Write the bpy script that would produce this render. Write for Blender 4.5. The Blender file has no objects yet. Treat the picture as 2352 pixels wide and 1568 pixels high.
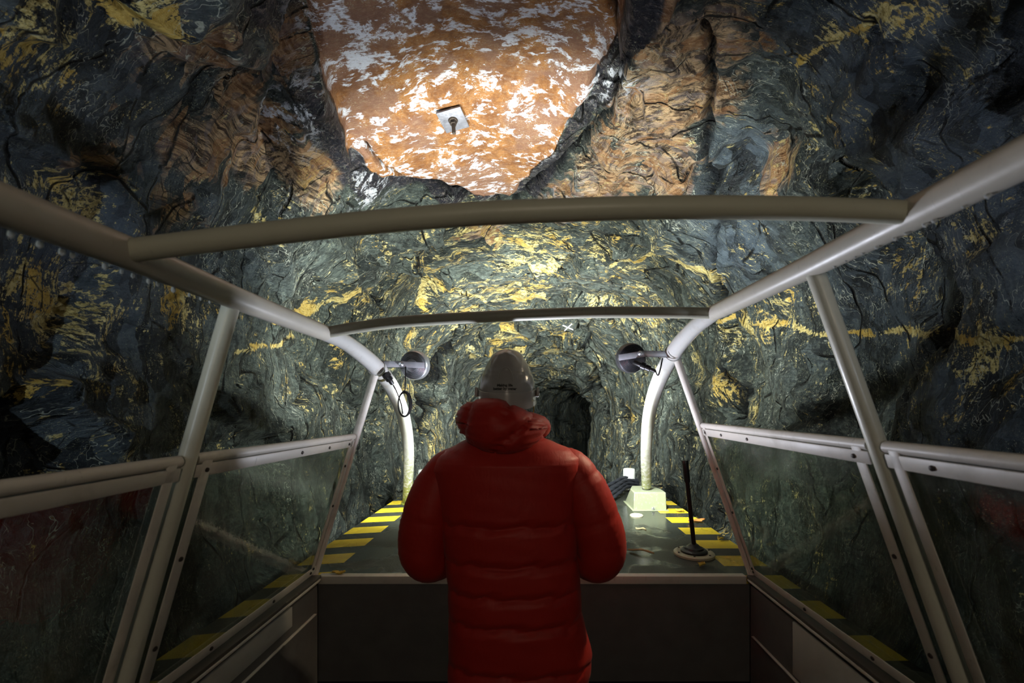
import bpy, bmesh, math, random
import numpy as np
from mathutils import Vector, Matrix

random.seed(7)
S = bpy.context.scene
COL = S.collection
PI = math.pi

# ------------------------------------------------------------------ camera, world, exposure
FPX = 1000.0                                   # focal length in pixels of a 2352 x 1568 frame
EYE = Vector((0.0, 0.0, 1.6))
cam_data = bpy.data.cameras.new('camera')
cam_data.sensor_width = 36.0
cam_data.lens = FPX / 2352 * 36.0
cam_data.shift_x = (1176 - 1222) / 2352
cam_data.shift_y = (935 - 784) / 2352
cam_data.clip_start = 0.02
cam_data.clip_end = 200
cam_data.dof.use_dof = True
cam_data.dof.focus_distance = 3.2
cam_data.dof.aperture_fstop = 3.5
cam = bpy.data.objects.new('camera', cam_data)
COL.objects.link(cam)
cam.location = EYE
cam.rotation_euler = (PI / 2, 0, 0)
S.camera = cam

world = bpy.data.worlds.new('dark_mine')
S.world = world
world.use_nodes = True
world.node_tree.nodes['Background'].inputs[0].default_value = (0.6, 0.7, 1.0, 1)
world.node_tree.nodes['Background'].inputs[1].default_value = 0.010

S.view_settings.view_transform = 'Standard'
S.view_settings.look = 'None'
S.view_settings.gamma = 1.0
S.view_settings.use_curve_mapping = False
S.view_settings.exposure = 0.0
S.cycles.max_bounces = 6
S.cycles.diffuse_bounces = 2
S.cycles.glossy_bounces = 3
S.cycles.transparent_max_bounces = 8
S.cycles.use_adaptive_sampling = True
S.cycles.adaptive_threshold = 0.08
S.cycles.adaptive_min_samples = 10
S.cycles.use_denoising = True
S.cycles.sample_clamp_indirect = 4.0


def lamp(name, kind, loc, energy, color, radius=0.05, target=None, spot=None, blend=0.3, parent=None):
    d = bpy.data.lights.new(name, kind)
    d.energy = energy
    d.color = color
    if kind == 'AREA':
        d.size = radius
    else:
        d.shadow_soft_size = radius
    if kind == 'SPOT':
        d.spot_size = spot
        d.spot_blend = blend
    o = bpy.data.objects.new(name, d)
    COL.objects.link(o)
    o.location = loc
    if target is not None:
        v = Vector(target) - Vector(loc)
        o.rotation_euler = v.to_track_quat('-Z', 'Y').to_euler()
    if parent is not None:
        o.parent = parent
    return o


COOL = (0.86, 0.92, 1.0)
# the boat's two bow floodlights throw their beam forward (their housings are built below)
FLOOD = (0.95, 1.0, 0.93)
for fx, fy, fz, tx in ((-0.63, 2.42, 1.81, 0.25), (0.53, 2.37, 1.845, -0.1)):
    lamp('bow_flood_light', 'SPOT', (fx, fy, fz), 260, FLOOD, 0.05, (tx, 6.0, 2.5), math.radians(172), 0.3)
    lamp('bow_flood_beam', 'SPOT', (fx, fy, fz), 1600, FLOOD, 0.05, (tx, 6.5, 2.0), math.radians(80), 1.0)
# a hand torch held in front of the chest, pointing up at the roof
lamp('hand_torch_light', 'SPOT', (0.05, 2.14, 1.20), 64, (0.82, 0.86, 1.0), 0.03, (0.05, 1.80, 3.3), math.radians(160), 0.4)
# the work lamps on the stern behind the photographer
lamp('stern_work_light', 'SPOT', (-1.15, -1.5, 1.75), 150, (0.8, 0.92, 1.0), 0.03, (-2.6, 1.0, 2.5), math.radians(86), 0.25)
lamp('stern_work_light', 'SPOT', (1.15, -1.5, 1.75), 120, (0.8, 0.88, 1.0), 0.03, (2.6, 1.0, 2.5), math.radians(86), 0.25)
lamp('rear_fill_light', 'POINT', (0.1, -1.1, 2.0), 18, (1.0, 0.84, 0.64), 0.15)  # unseen warm fill behind the camera, added to lift jacket, rails and cockpit
lamp('shoulder_fill_light', 'SPOT', (0.90, 1.98, 2.02), 36, (1.0, 0.80, 0.52), 0.04, (0.14, 1.66, 1.35), math.radians(62), 0.6)  # added spot without a fixture, gives the right shoulder and hood a warm rim


# ------------------------------------------------------------------ helpers
def P(px, py, d):
    """a point of the place d metres ahead of the camera, read off the photograph"""
    return Vector(((px - 1222) / FPX * d, d, EYE.z - (py - 935) / FPX * d))


def tag(o, label=None, cat=None, group=None, kind=None):
    if label: o['label'] = label
    if cat: o['category'] = cat
    if group: o['group'] = group
    if kind: o['kind'] = kind
    return o


def empty(name, loc, label, cat, group=None):
    o = bpy.data.objects.new(name, None)
    COL.objects.link(o)
    o.location = loc
    o.empty_display_size = 0.1
    return tag(o, label, cat, group)


def link_mesh(name, verts, faces, mat, parent=None, smooth=True):
    me = bpy.data.meshes.new(name)
    me.from_pydata([tuple(v) for v in verts], [], faces)
    me.update()
    if smooth:
        me.polygons.foreach_set('use_smooth', [True] * len(me.polygons))
    o = bpy.data.objects.new(name, me)
    COL.objects.link(o)
    if mat is not None:
        me.materials.append(mat)
    if parent is not None:
        o.parent = parent
        pl = parent
        off = Vector((0, 0, 0))
        while pl is not None:
            off += pl.location
            pl = pl.parent
        for v in me.vertices:
            v.co -= off
    return o


class MB:
    """collects boxes, tubes and lathes in world coordinates, linked as one mesh object"""
    def __init__(self):
        self.v, self.f = [], []

    def add(self, vs, fs):
        b = len(self.v)
        self.v += [Vector(v) for v in vs]
        self.f += [tuple(i + b for i in f) for f in fs]
        return self

    def tube(self, pts, rad, seg=16, caps=True, flat=1.0, sub=0):
        pts = [Vector(p) for p in pts]
        rads = list(rad) if hasattr(rad, '__len__') else [rad] * len(pts)
        if sub:
            pts, rads = spline(pts, rads, sub)
        n = len(pts)
        tans = []
        for i in range(n):
            a = pts[max(i - 1, 0)]; b = pts[min(i + 1, n - 1)]
            tans.append((b - a).normalized())
        up = Vector((0, 0, 1)) if abs(tans[0].z) < 0.9 else Vector((1, 0, 0))
        u = tans[0].cross(up).normalized()
        vs, fs = [], []
        for i in range(n):
            t = tans[i]
            u = (u - t * u.dot(t)).normalized()
            w = t.cross(u)
            for k in range(seg):
                a = 2 * PI * k / seg
                vs.append(pts[i] + (u * math.cos(a) + w * math.sin(a) * flat) * rads[i])
        for i in range(n - 1):
            for k in range(seg):
                k2 = (k + 1) % seg
                fs.append((i * seg + k, i * seg + k2, (i + 1) * seg + k2, (i + 1) * seg + k))
        if caps:
            fs.append(tuple(range(seg - 1, -1, -1)))
            fs.append(tuple((n - 1) * seg + k for k in range(seg)))
        return self.add(vs, fs)

    def box(self, c, size, rot=None, bevel=0.0, taper=None):
        bm = bmesh.new()
        bmesh.ops.create_cube(bm, size=1.0)
        for v in bm.verts:
            if taper and v.co.z > 0:
                v.co.x *= taper[0]; v.co.y *= taper[1]
            v.co = Vector((v.co.x * size[0], v.co.y * size[1], v.co.z * size[2]))
        if bevel:
            bmesh.ops.bevel(bm, geom=list(bm.edges), offset=bevel, segments=2, affect='EDGES', profile=0.5)
        M = rot.to_4x4() if rot is not None else Matrix.Identity(4)
        M = Matrix.Translation(Vector(c)) @ M
        bm.verts.index_update()
        vs = [M @ v.co for v in bm.verts]
        fs = [tuple(v.index for v in f.verts) for f in bm.faces]
        bm.free()
        return self.add(vs, fs)

    def beam(self, a, b, w, h, normal, bevel=0.003):
        """a rectangular bar from a to b; h is its size along normal, w across it"""
        a, b = Vector(a), Vector(b)
        t = (b - a).normalized()
        n = Vector(normal); n = (n - t * n.dot(t)).normalized()
        s = t.cross(n)
        R = Matrix((s, t, n)).transposed()
        return self.box((a + b) / 2, (w, (b - a).length, h), R, bevel)

    def lathe(self, prof, c, axis=(0, 0, 1), seg=32, caps=True):
        ax = Vector(axis).normalized()
        R = Vector((0, 0, 1)).rotation_difference(ax).to_matrix()
        vs, fs = [], []
        for (r, z) in prof:
            for k in range(seg):
                a = 2 * PI * k / seg
                vs.append(Vector(c) + R @ Vector((r * math.cos(a), r * math.sin(a), z)))
        n = len(prof)
        for i in range(n - 1):
            for k in range(seg):
                k2 = (k + 1) % seg
                fs.append((i * seg + k, i * seg + k2, (i + 1) * seg + k2, (i + 1) * seg + k))
        if caps:
            fs.append(tuple(range(seg - 1, -1, -1)))
            fs.append(tuple((n - 1) * seg + k for k in range(seg)))
        return self.add(vs, fs)

    def build(self, name, mat, parent=None, smooth=True, angle=40):
        o = link_mesh(name, self.v, self.f, mat, parent, smooth)
        if smooth:
            sharp(o, angle)
        return o


def sharp(o, angle=40):
    bm = bmesh.new(); bm.from_mesh(o.data)
    ca = math.radians(angle)
    for e in bm.edges:
        if len(e.link_faces) == 2 and e.calc_face_angle(0) > ca:
            e.smooth = False
    bmesh.ops.recalc_face_normals(bm, faces=bm.faces)
    bm.to_mesh(o.data); bm.free()


def spline(pts, rads, sub):
    out, ro = [], []
    n = len(pts)
    for i in range(n - 1):
        p0, p1, p2, p3 = pts[max(i - 1, 0)], pts[i], pts[i + 1], pts[min(i + 2, n - 1)]
        for j in range(sub):
            t = j / sub
            out.append(0.5 * ((2 * p1) + (p2 - p0) * t + (2 * p0 - 5 * p1 + 4 * p2 - p3) * t * t + (3 * p1 - p0 - 3 * p2 + p3) * t ** 3))
            ro.append(rads[i] + (rads[i + 1] - rads[i]) * t)
    out.append(pts[-1]); ro.append(rads[-1])
    return out, ro


# ------------------------------------------------------------------ node helpers and materials
class NT:
    def __init__(self, name):
        self.m = bpy.data.materials.new(name)
        self.m.use_nodes = True
        self.t = self.m.node_tree
        self.t.nodes.clear()
        self.out = self.t.nodes.new('ShaderNodeOutputMaterial')
        self.bsdf = self.t.nodes.new('ShaderNodeBsdfPrincipled')
        self.t.links.new(self.bsdf.outputs[0], self.out.inputs[0])

    def n(self, typ, **kw):
        x = self.t.nodes.new(typ)
        for k, v in kw.items():
            setattr(x, k, v)
        return x

    def put(self, sock, v):
        if v is None:
            return
        if hasattr(v, 'is_output'):
            self.t.links.new(v, sock)
        else:
            if hasattr(sock.default_value, '__len__') and not isinstance(v, (float, int)):
                v = tuple(v)
                if len(sock.default_value) == 4 and len(v) == 3:
                    v = v + (1.0,)
            sock.default_value = v

    def math(self, op, a, b=None, c=None, clamp=False):
        x = self.n('ShaderNodeMath', operation=op, use_clamp=clamp)
        self.put(x.inputs[0], a)
        if b is not None: self.put(x.inputs[1], b)
        if c is not None: self.put(x.inputs[2], c)
        return x.outputs[0]

    def step(self, v, lo, hi):
        x = self.n('ShaderNodeMapRange', interpolation_type='SMOOTHSTEP')
        self.put(x.inputs['Value'], v)
        self.put(x.inputs['From Min'], lo); self.put(x.inputs['From Max'], hi)
        return x.outputs[0]

    def mix(self, f, a, b, blend='MIX'):
        x = self.n('ShaderNodeMix', data_type='RGBA', blend_type=blend)
        self.put(x.inputs[0], f); self.put(x.inputs[6], a); self.put(x.inputs[7], b)
        return x.outputs[2]

    def coord(self, kind='Object'):
        return self.n('ShaderNodeTexCoord').outputs[kind]

    def mapping(self, v, rot=(0, 0, 0), scale=(1, 1, 1), loc=(0, 0, 0)):
        x = self.n('ShaderNodeMapping')
        self.put(x.inputs['Vector'], v)
        x.inputs['Rotation'].default_value = rot
        x.inputs['Scale'].default_value = scale
        x.inputs['Location'].default_value = loc
        return x.outputs[0]

    def noise(self, v, scale, detail=6, rough=0.55, dist=0.0, kind='FBM'):
        x = self.n('ShaderNodeTexNoise')
        x.noise_type = kind
        self.put(x.inputs['Vector'], v)
        self.put(x.inputs['Scale'], scale)
        x.inputs['Detail'].default_value = detail
        x.inputs['Roughness'].default_value = rough
        x.inputs['Distortion'].default_value = dist
        return x.outputs['Fac'], x.outputs['Color']

    def voro(self, v, scale, feature='DISTANCE_TO_EDGE', out='Distance'):
        x = self.n('ShaderNodeTexVoronoi', feature=feature)
        self.put(x.inputs['Vector'], v)
        self.put(x.inputs['Scale'], scale)
        return x.outputs[out]

    def warp(self, v, amount, scale, detail=3):
        _, c = self.noise(v, scale, detail)
        s = self.n('ShaderNodeVectorMath', operation='SUBTRACT')
        self.put(s.inputs[0], c); s.inputs[1].default_value = (0.5, 0.5, 0.5)
        m = self.n('ShaderNodeVectorMath', operation='MULTIPLY_ADD')
        self.t.links.new(s.outputs[0], m.inputs[0])
        m.inputs[1].default_value = (amount,) * 3
        self.put(m.inputs[2], v)
        return m.outputs[0]

    def attr(self, name):
        x = self.n('ShaderNodeAttribute', attribute_name=name)
        return x.outputs['Fac']

    def bump(self, h, dist, strength=1.0, normal=None):
        x = self.n('ShaderNodeBump')
        self.put(x.inputs['Height'], h)
        x.inputs['Distance'].default_value = dist
        x.inputs['Strength'].default_value = strength
        if normal is not None: self.put(x.inputs['Normal'], normal)
        return x.outputs[0]

    def set(self, **kw):
        names = dict(color='Base Color', rough='Roughness', metal='Metallic', normal='Normal', spec='Specular IOR Level',
                     sheen='Sheen Weight', coat='Coat Weight', coatr='Coat Roughness')
        for k, v in kw.items():
            self.put(self.bsdf.inputs[names[k]], v)
        return self.m


def simple(name, color, rough=0.5, metal=0.0, var=0.15, scale=20, bump=0.0, spec=0.5):
    t = NT(name)
    co = t.coord()
    f, _ = t.noise(co, scale, 5)
    a = tuple(c * (1 - var) for c in color); b = tuple(min(1, c * (1 + var)) for c in color)
    t.set(color=t.mix(f, a, b), rough=rough, metal=metal, spec=spec)
    if bump:
        t.set(normal=t.bump(f, bump))
    return t.m


def paint_mat(name, color, grime=0.35, moss=0.0, rough=0.35):
    """glossy marine paint with dirt, small chips and, near the deck, algae"""
    t = NT(name)
    co = t.coord()
    f, _ = t.noise(co, 9, 8, 0.65)
    g = t.step(f, 0.5, 0.75)
    s, _ = t.noise(t.mapping(co, scale=(60, 60, 9)), 1.0, 5, 0.7)
    col = t.mix(t.math('MULTIPLY', g, grime), color, (0.30, 0.27, 0.20))
    col = t.mix(t.math('MULTIPLY', t.step(s, 0.62, 0.72), grime * 0.9), col, (0.12, 0.11, 0.09))
    if moss:
        sx = t.n('ShaderNodeSeparateXYZ'); t.t.links.new(t.n('ShaderNodeNewGeometry').outputs['Position'], sx.inputs[0])
        low = t.step(sx.outputs[2], 1.55, 0.8)
        m2, _ = t.noise(co, 45, 6, 0.7)
        mm = t.math('MULTIPLY', t.step(t.math('MULTIPLY_ADD', low, 0.22, m2), 0.56, 0.70), t.math('MULTIPLY', low, moss), clamp=True)
        col = t.mix(mm, col, (0.20, 0.22, 0.03))
    t.set(color=col, rough=t.math('MULTIPLY_ADD', f, 0.3, rough - 0.1), normal=t.bump(s, 0.0006, 0.5))
    return t.m


M = {}
M['rail'] = paint_mat('rail_paint', (0.52, 0.49, 0.42), 0.3, 0.0, 0.33)
M['arch'] = paint_mat('arch_paint', (0.50, 0.50, 0.48), 0.5, 1.0, 0.33)
M['bar'] = paint_mat('crossbar_paint', (0.50, 0.50, 0.40), 0.2, 0.0, 0.36)
M['post'] = paint_mat('post_paint', (0.56, 0.55, 0.46), 0.25, 0.0, 0.3)
M['frame'] = paint_mat('frame_paint', (0.62, 0.58, 0.52), 0.4, 0.0, 0.42)
M['box'] = paint_mat('foot_box_paint', (0.30, 0.33, 0.27), 0.4, 0.35, 0.4)
M['white'] = paint_mat('bollard_paint', (0.50, 0.52, 0.49), 0.2, 0.0, 0.4)
M['screw'] = simple('rusty_screw', (0.05, 0.04, 0.035), 0.5, 0.5)
M['black_rubber'] = simple('black_rubber', (0.012, 0.012, 0.013), 0.4)
M['black_cable'] = simple('black_cable', (0.01, 0.01, 0.012), 0.3)
M['rusty_rod'] = simple('painted_black_rod', (0.035, 0.022, 0.018), 0.35, 0.3, 0.6, 30)
M['steel'] = simple('brushed_steel', (0.55, 0.57, 0.60), 0.32, 0.85, 0.2, 40)
M['alu'] = simple('cast_aluminium', (0.50, 0.52, 0.56), 0.38, 0.8, 0.2, 60)
M['dark_alu'] = simple('dark_cast_housing', (0.09, 0.09, 0.10), 0.35, 0.6, 0.2, 60)
M['bracket'] = simple('painted_bracket', (0.42, 0.44, 0.48), 0.4, 0.3, 0.2, 40)
M['ivory'] = simple('ivory_plastic', (0.46, 0.44, 0.31), 0.4, 0, 0.25, 30)
M['navy_rope'] = simple('navy_rope', (0.008, 0.010, 0.016), 0.75, 0, 0.4, 150)
M['plate'] = simple('galvanised_plate', (0.20, 0.20, 0.23), 0.5, 0.5, 0.6, 30, 0.003)
M['rust'] = simple('rusty_bolt', (0.06, 0.045, 0.035), 0.6, 0.5, 0.5, 60)
M['hull'] = simple('hull_paint', (0.05, 0.06, 0.06), 0.5)
M['inner'] = simple('cockpit_lining', (0.11, 0.105, 0.10), 0.6, 0, 0.3, 12, 0.002)
M['panel'] = simple('pale_side_panel', (0.42, 0.41, 0.38), 0.5, 0, 0.15, 12)
M['ledge'] = simple('dark_ledge', (0.06, 0.05, 0.042), 0.5, 0, 0.3, 20)
M['leaf_y'] = simple('yellow_leaf', (0.55, 0.38, 0.05), 0.6, 0, 0.4, 60)
M['leaf_b'] = simple('brown_leaf', (0.40, 0.17, 0.04), 0.6, 0, 0.5, 60)
M['leaf_p'] = simple('pale_dead_leaf', (0.50, 0.42, 0.22), 0.6, 0, 0.4, 60)
M['chalk'] = simple('chalk', (0.85, 0.87, 0.9), 0.9, 0, 0.1, 60)
_t = NT('water_bead'); M['water_bead'] = _t.set(color=(0.85, 0.9, 0.92), rough=0.03, spec=1.0); _t.bsdf.inputs['Transmission Weight'].default_value = 0.6; _t.bsdf.inputs['IOR'].default_value = 1.33


def emission_mat(name, color, strength):
    t = NT(name)
    e = t.n('ShaderNodeEmission')
    e.inputs[0].default_value = (*color, 1); e.inputs[1].default_value = strength
    t.t.links.new(e.outputs[0], t.out.inputs[0])
    return t.m


M['lens'] = emission_mat('lit_lens', (0.95, 1.0, 0.95), 6.0)


def rock_mat():
    t = NT('mine_rock')
    co = t.coord()
    orange, tan, yellow, white, blue = (t.attr(a) for a in ('orange', 'tan', 'yellow', 'white', 'blue'))
    w1 = t.n('ShaderNodeAttribute', attribute_name='warped').outputs['Vector']
    w2 = t.warp(w1, 0.07, 5.0, 1)
    fol = t.mapping(w1, rot=(0.5, 0.35, 0.6), scale=(0.8, 16.0, 3.2))        # foliation of the slate
    fol2 = t.mapping(w2, rot=(-0.4, 0.8, -0.3), scale=(2.2, 1.0, 16.0))
    s1, _ = t.noise(fol, 5.0, 6, 0.70)
    s2, _ = t.noise(fol2, 4.6, 6, 0.72)
    b1 = t.attr('cloud')
    b2, _ = t.noise(w2, 7.0, 6, 0.74)
    fine, _ = t.noise(t.mapping(w1, rot=(0.5, 0.35, 0.6), scale=(0.6, 1.5, 1.0)), 48, 4, 0.78)
    sp, _ = t.noise(co, 170, 1, 0.6)

    def facets(v, scale, rnd=1.0):
        x = t.n('ShaderNodeTexVoronoi', feature='F1', distance='MANHATTAN')
        t.put(x.inputs['Vector'], v); t.put(x.inputs['Scale'], scale)
        return x.outputs['Distance'], x.outputs['Color']
    f1, c1 = facets(t.mapping(w2, rot=(0.6, 0.2, 0.9), scale=(1.0, 2.2, 0.7)), 5.0)
    f2, c2 = facets(t.mapping(w2, rot=(0.2, 1.1, 0.3), scale=(0.8, 2.6, 1.2)), 15.0)
    # dark slate, each broken face a little different
    cc = t.n('ShaderNodeSeparateXYZ'); t.t.links.new(c1, cc.inputs[0])
    cd = t.n('ShaderNodeSeparateXYZ'); t.t.links.new(c2, cd.inputs[0])
    tone = t.math('ADD', t.math('MULTIPLY', cc.outputs[0], 0.55), t.math('MULTIPLY', cd.outputs[1], 0.30))
    tone = t.math('MULTIPLY_ADD', b2, 0.35, tone)
    base = t.mix(t.step(tone, 0.25, 0.95), (0.012, 0.017, 0.017), (0.082, 0.102, 0.092))
    base = t.mix(t.math('MULTIPLY', t.step(s1, 0.50, 0.68), 0.55), base, (0.16, 0.185, 0.15))
    base = t.mix(t.math('MULTIPLY', t.step(s2, 0.52, 0.40), 0.55), base, (0.012, 0.014, 0.013))
    base = t.mix(t.math('MULTIPLY', t.step(fine, 0.52, 0.40), 0.6), base, (0.010, 0.012, 0.011))
    base = t.mix(t.math('MULTIPLY', t.step(fine, 0.55, 0.70), 0.5), base, (0.20, 0.22, 0.18))
    bl = t.mix(t.step(tone, 0.25, 0.95), (0.010, 0.013, 0.018), (0.075, 0.10, 0.13))
    base = t.mix(t.math('MULTIPLY', blue, 0.9, clamp=True), base, bl)
    # tan and brown foliated rock
    tn = t.mix(t.step(s2, 0.42, 0.58), (0.035, 0.020, 0.012), (0.40, 0.27, 0.15))
    tn = t.mix(t.math('MULTIPLY', t.step(cc.outputs[1], 0.45, 0.8), 0.6), tn, (0.26, 0.12, 0.045))
    tn = t.mix(t.math('MULTIPLY', t.step(cd.outputs[2], 0.6, 0.9), 0.5), tn, (0.14, 0.115, 0.12))
    tm = t.step(t.math('MULTIPLY_ADD', tone, 0.7, tan), 0.80, 1.02)
    base = t.mix(tm, base, tn)
    # yellow ochre staining along the foliation
    ym = t.math('ADD', t.math('MULTIPLY', s1, 0.60), t.math('MULTIPLY', s2, 0.35))
    ym = t.math('ADD', ym, t.math('MULTIPLY', b2, 0.40))
    ym = t.math('MULTIPLY_ADD', fine, 0.42, ym)
    ym = t.math('MULTIPLY_ADD', yellow, t.math('MULTIPLY_ADD', b1, 0.20, 0.10), ym)
    ym = t.math('MULTIPLY_ADD', t.math('SUBTRACT', cc.outputs[1], 0.5), 0.16, ym)
    ym = t.math('MULTIPLY_ADD', t.math('SUBTRACT', cd.outputs[0], 0.5), 0.10, ym)
    yk = t.step(ym, 1.03, 1.10)
    yc = t.mix(t.step(fine, 0.35, 0.62), (0.24, 0.17, 0.035), (0.66, 0.56, 0.24))
    yc = t.mix(t.math('MULTIPLY', t.step(cc.outputs[2], 0.5, 0.8), 0.7), yc, (0.52, 0.33, 0.05))
    base = t.mix(t.math('MULTIPLY', yk, t.math('MULTIPLY_ADD', tm, -0.6, 1.0)), base, yc)
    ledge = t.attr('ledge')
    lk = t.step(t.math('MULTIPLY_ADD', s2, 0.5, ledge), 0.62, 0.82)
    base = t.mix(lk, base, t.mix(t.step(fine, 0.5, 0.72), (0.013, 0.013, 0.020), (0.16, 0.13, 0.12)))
    # orange slab with its brown clouds
    oc = t.mix(t.step(b2, 0.35, 0.65), (0.14, 0.052, 0.014), (0.31, 0.13, 0.032))
    oc = t.mix(t.math('MULTIPLY', t.step(b1, 0.45, 0.62), 0.75), oc, (0.17, 0.088, 0.060))
    oc = t.mix(t.math('MULTIPLY', t.step(fine, 0.48, 0.66), 0.45), oc, (0.28, 0.18, 0.11))
    om = t.step(t.math('MULTIPLY_ADD', b2, 0.35, orange), 0.55, 0.75)
    base = t.mix(om, base, oc)
    # white mineral crust: short lumpy strokes
    v1 = t.mapping(w2, rot=(0, 0, 0.5), scale=(1.0, 1.9, 1.0))
    n1, _ = t.noise(v1, 3.2, 5, 0.64)
    n2, _ = t.noise(v1, 9.0, 4, 0.66)
    ridge = t.math('SUBTRACT', 1.0, t.math('MULTIPLY', t.math('ABSOLUTE', t.math('SUBTRACT', n1, 0.5)), 10.0))
    ridge2 = t.math('SUBTRACT', 1.0, t.math('MULTIPLY', t.math('ABSOLUTE', t.math('SUBTRACT', n2, 0.52)), 9.5))
    vein = t.math('MAXIMUM', t.math('MULTIPLY', ridge, t.step(n2, 0.44, 0.58)), t.math('MULTIPLY', ridge2, t.step(b2, 0.50, 0.62)))
    vein = t.math('MULTIPLY', t.step(vein, 0.30, 0.75), t.step(fine, 0.36, 0.52))
    patch = t.step(t.math('MULTIPLY_ADD', fine, 0.7, t.math('MULTIPLY_ADD', b2, 2.2, white)), 2.36, 2.50)
    wm = t.math('MULTIPLY', t.math('MAXIMUM', t.math('MULTIPLY', vein, t.math('MINIMUM', t.math('MULTIPLY', white, 1.6), 1.0)), patch), t.step(fine, 0.30, 0.46), clamp=True)
    base = t.mix(wm, base, (0.60, 0.62, 0.68))
    # thin pale scratches and quartz threads everywhere
    q, _ = t.noise(t.mapping(w2, rot=(0.2, 0.5, 1.0), scale=(1, 4.0, 1.4)), 4.5, 3, 0.6)
    ql = t.step(t.math('ABSOLUTE', t.math('SUBTRACT', q, 0.5)), 0.010, 0.0)
    ql = t.math('MULTIPLY', ql, t.math('MULTIPLY', t.step(b1, 0.52, 0.62), 0.6))
    ql = t.math('MULTIPLY', ql, t.math('SUBTRACT', 1.0, om))
    base = t.mix(ql, base, (0.55, 0.58, 0.48))
    spk = t.math('MULTIPLY', t.step(sp, 0.60, 0.70), t.math('MULTIPLY', t.step(b2, 0.42, 0.6), 0.6))
    base = t.mix(spk, base, (0.42, 0.43, 0.28))
    # open cracks
    cr = t.voro(t.mapping(w2, rot=(0.2, 0.3, 0.5), scale=(0.8, 2.2, 0.6)), 1.6)
    ck = t.math('MULTIPLY', t.step(cr, 0.016, 0.003), t.step(b2, 0.42, 0.55))
    ck = t.math('MULTIPLY', ck, t.math('SUBTRACT', 1.0, om))
    base = t.mix(ck, base, (0.006, 0.006, 0.006))
    base = t.mix(t.math('MULTIPLY', t.attr('crack'), 0.92), base, (0.008, 0.008, 0.009))
    # relief
    h = t.math('ADD', t.math('MULTIPLY', s1, 0.50), t.math('MULTIPLY', s2, 0.35))
    h = t.math('MULTIPLY_ADD', f1, 0.80, h)
    h = t.math('MULTIPLY_ADD', b2, 0.35, h)
    h = t.math('MULTIPLY', h, t.math('MULTIPLY_ADD', om, -0.80, 1.0))
    cr2 = t.voro(t.mapping(w2, rot=(0.5, 0.35, 0.6), scale=(0.7, 3.2, 1.2)), 5.0)
    ck2 = t.math('MULTIPLY', t.step(cr2, 0.030, 0.004), t.math('MULTIPLY', t.step(b2, 0.48, 0.58), t.math('SUBTRACT', 1.0, om)))
    base = t.mix(t.math('MULTIPLY', ck2, 0.85), base, (0.008, 0.008, 0.008))
    h = t.math('MULTIPLY_ADD', ck, -0.7, h)
    h = t.math('MULTIPLY_ADD', fine, 0.22, h)
    t.set(color=base, normal=t.bump(h, 0.06, 1.0), rough=t.math('MULTIPLY_ADD', b2, -0.6, 0.80), spec=t.math('MULTIPLY_ADD', t.attr('crack'), -0.36, 0.36, clamp=True))
    return t.m


M['rock'] = rock_mat()


def deck_mat():
    """wet anti-slip paint with hand painted yellow edge stripes"""
    t = NT('deck_paint')
    pos = t.n('ShaderNodeNewGeometry').outputs['Position']
    sx = t.n('ShaderNodeSeparateXYZ'); t.t.links.new(pos, sx.inputs[0])
    x, y = sx.outputs[0], sx.outputs[1]
    grain, _ = t.noise(pos, 190, 3, 0.6)
    pud, _ = t.noise(pos, 3.1, 4, 0.5)
    b, _ = t.noise(pos, 8, 7, 0.6)
    col = t.mix(b, (0.012, 0.015, 0.012), (0.045, 0.050, 0.040))
    ax = t.math('ABSOLUTE', x)
    skew = t.math('MULTIPLY', t.math('LESS_THAN', x, 0.0), t.math('MULTIPLY', t.math('SUBTRACT', ax, 1.16), 0.22))
    ph = t.math('FRACT', t.math('DIVIDE', t.math('ADD', t.math('SUBTRACT', y, 2.14), skew), 0.2665))
    st = t.math('LESS_THAN', ph, 0.56)
    st = t.math('MULTIPLY', st, t.math('GREATER_THAN', ax, 0.945))
    st = t.math('MULTIPLY', st, t.math('LESS_THAN', y, 3.75))
    border = t.math('MULTIPLY', t.math('GREATER_THAN', y, 4.25), t.math('LESS_THAN', ax, 1.2))
    wear, _ = t.noise(pos, 26, 7, 0.7)
    st = t.math('MULTIPLY', t.math('MAXIMUM', st, border), t.step(wear, 0.30, 0.36))
    yc = t.mix(b, (0.60, 0.42, 0.015), (0.80, 0.60, 0.03))
    col = t.mix(st, col, yc)
    wet = t.step(pud, 0.47, 0.56)
    rough = t.math('MULTIPLY_ADD', wet, -0.38, 0.46)
    h = t.math('MULTIPLY', grain, t.math('MULTIPLY_ADD', wet, -0.92, 1.0))
    t.set(color=col, rough=rough, normal=t.bump(h, 0.006, 0.9), spec=0.6)
    return t.m


M['deck'] = deck_mat()


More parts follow.
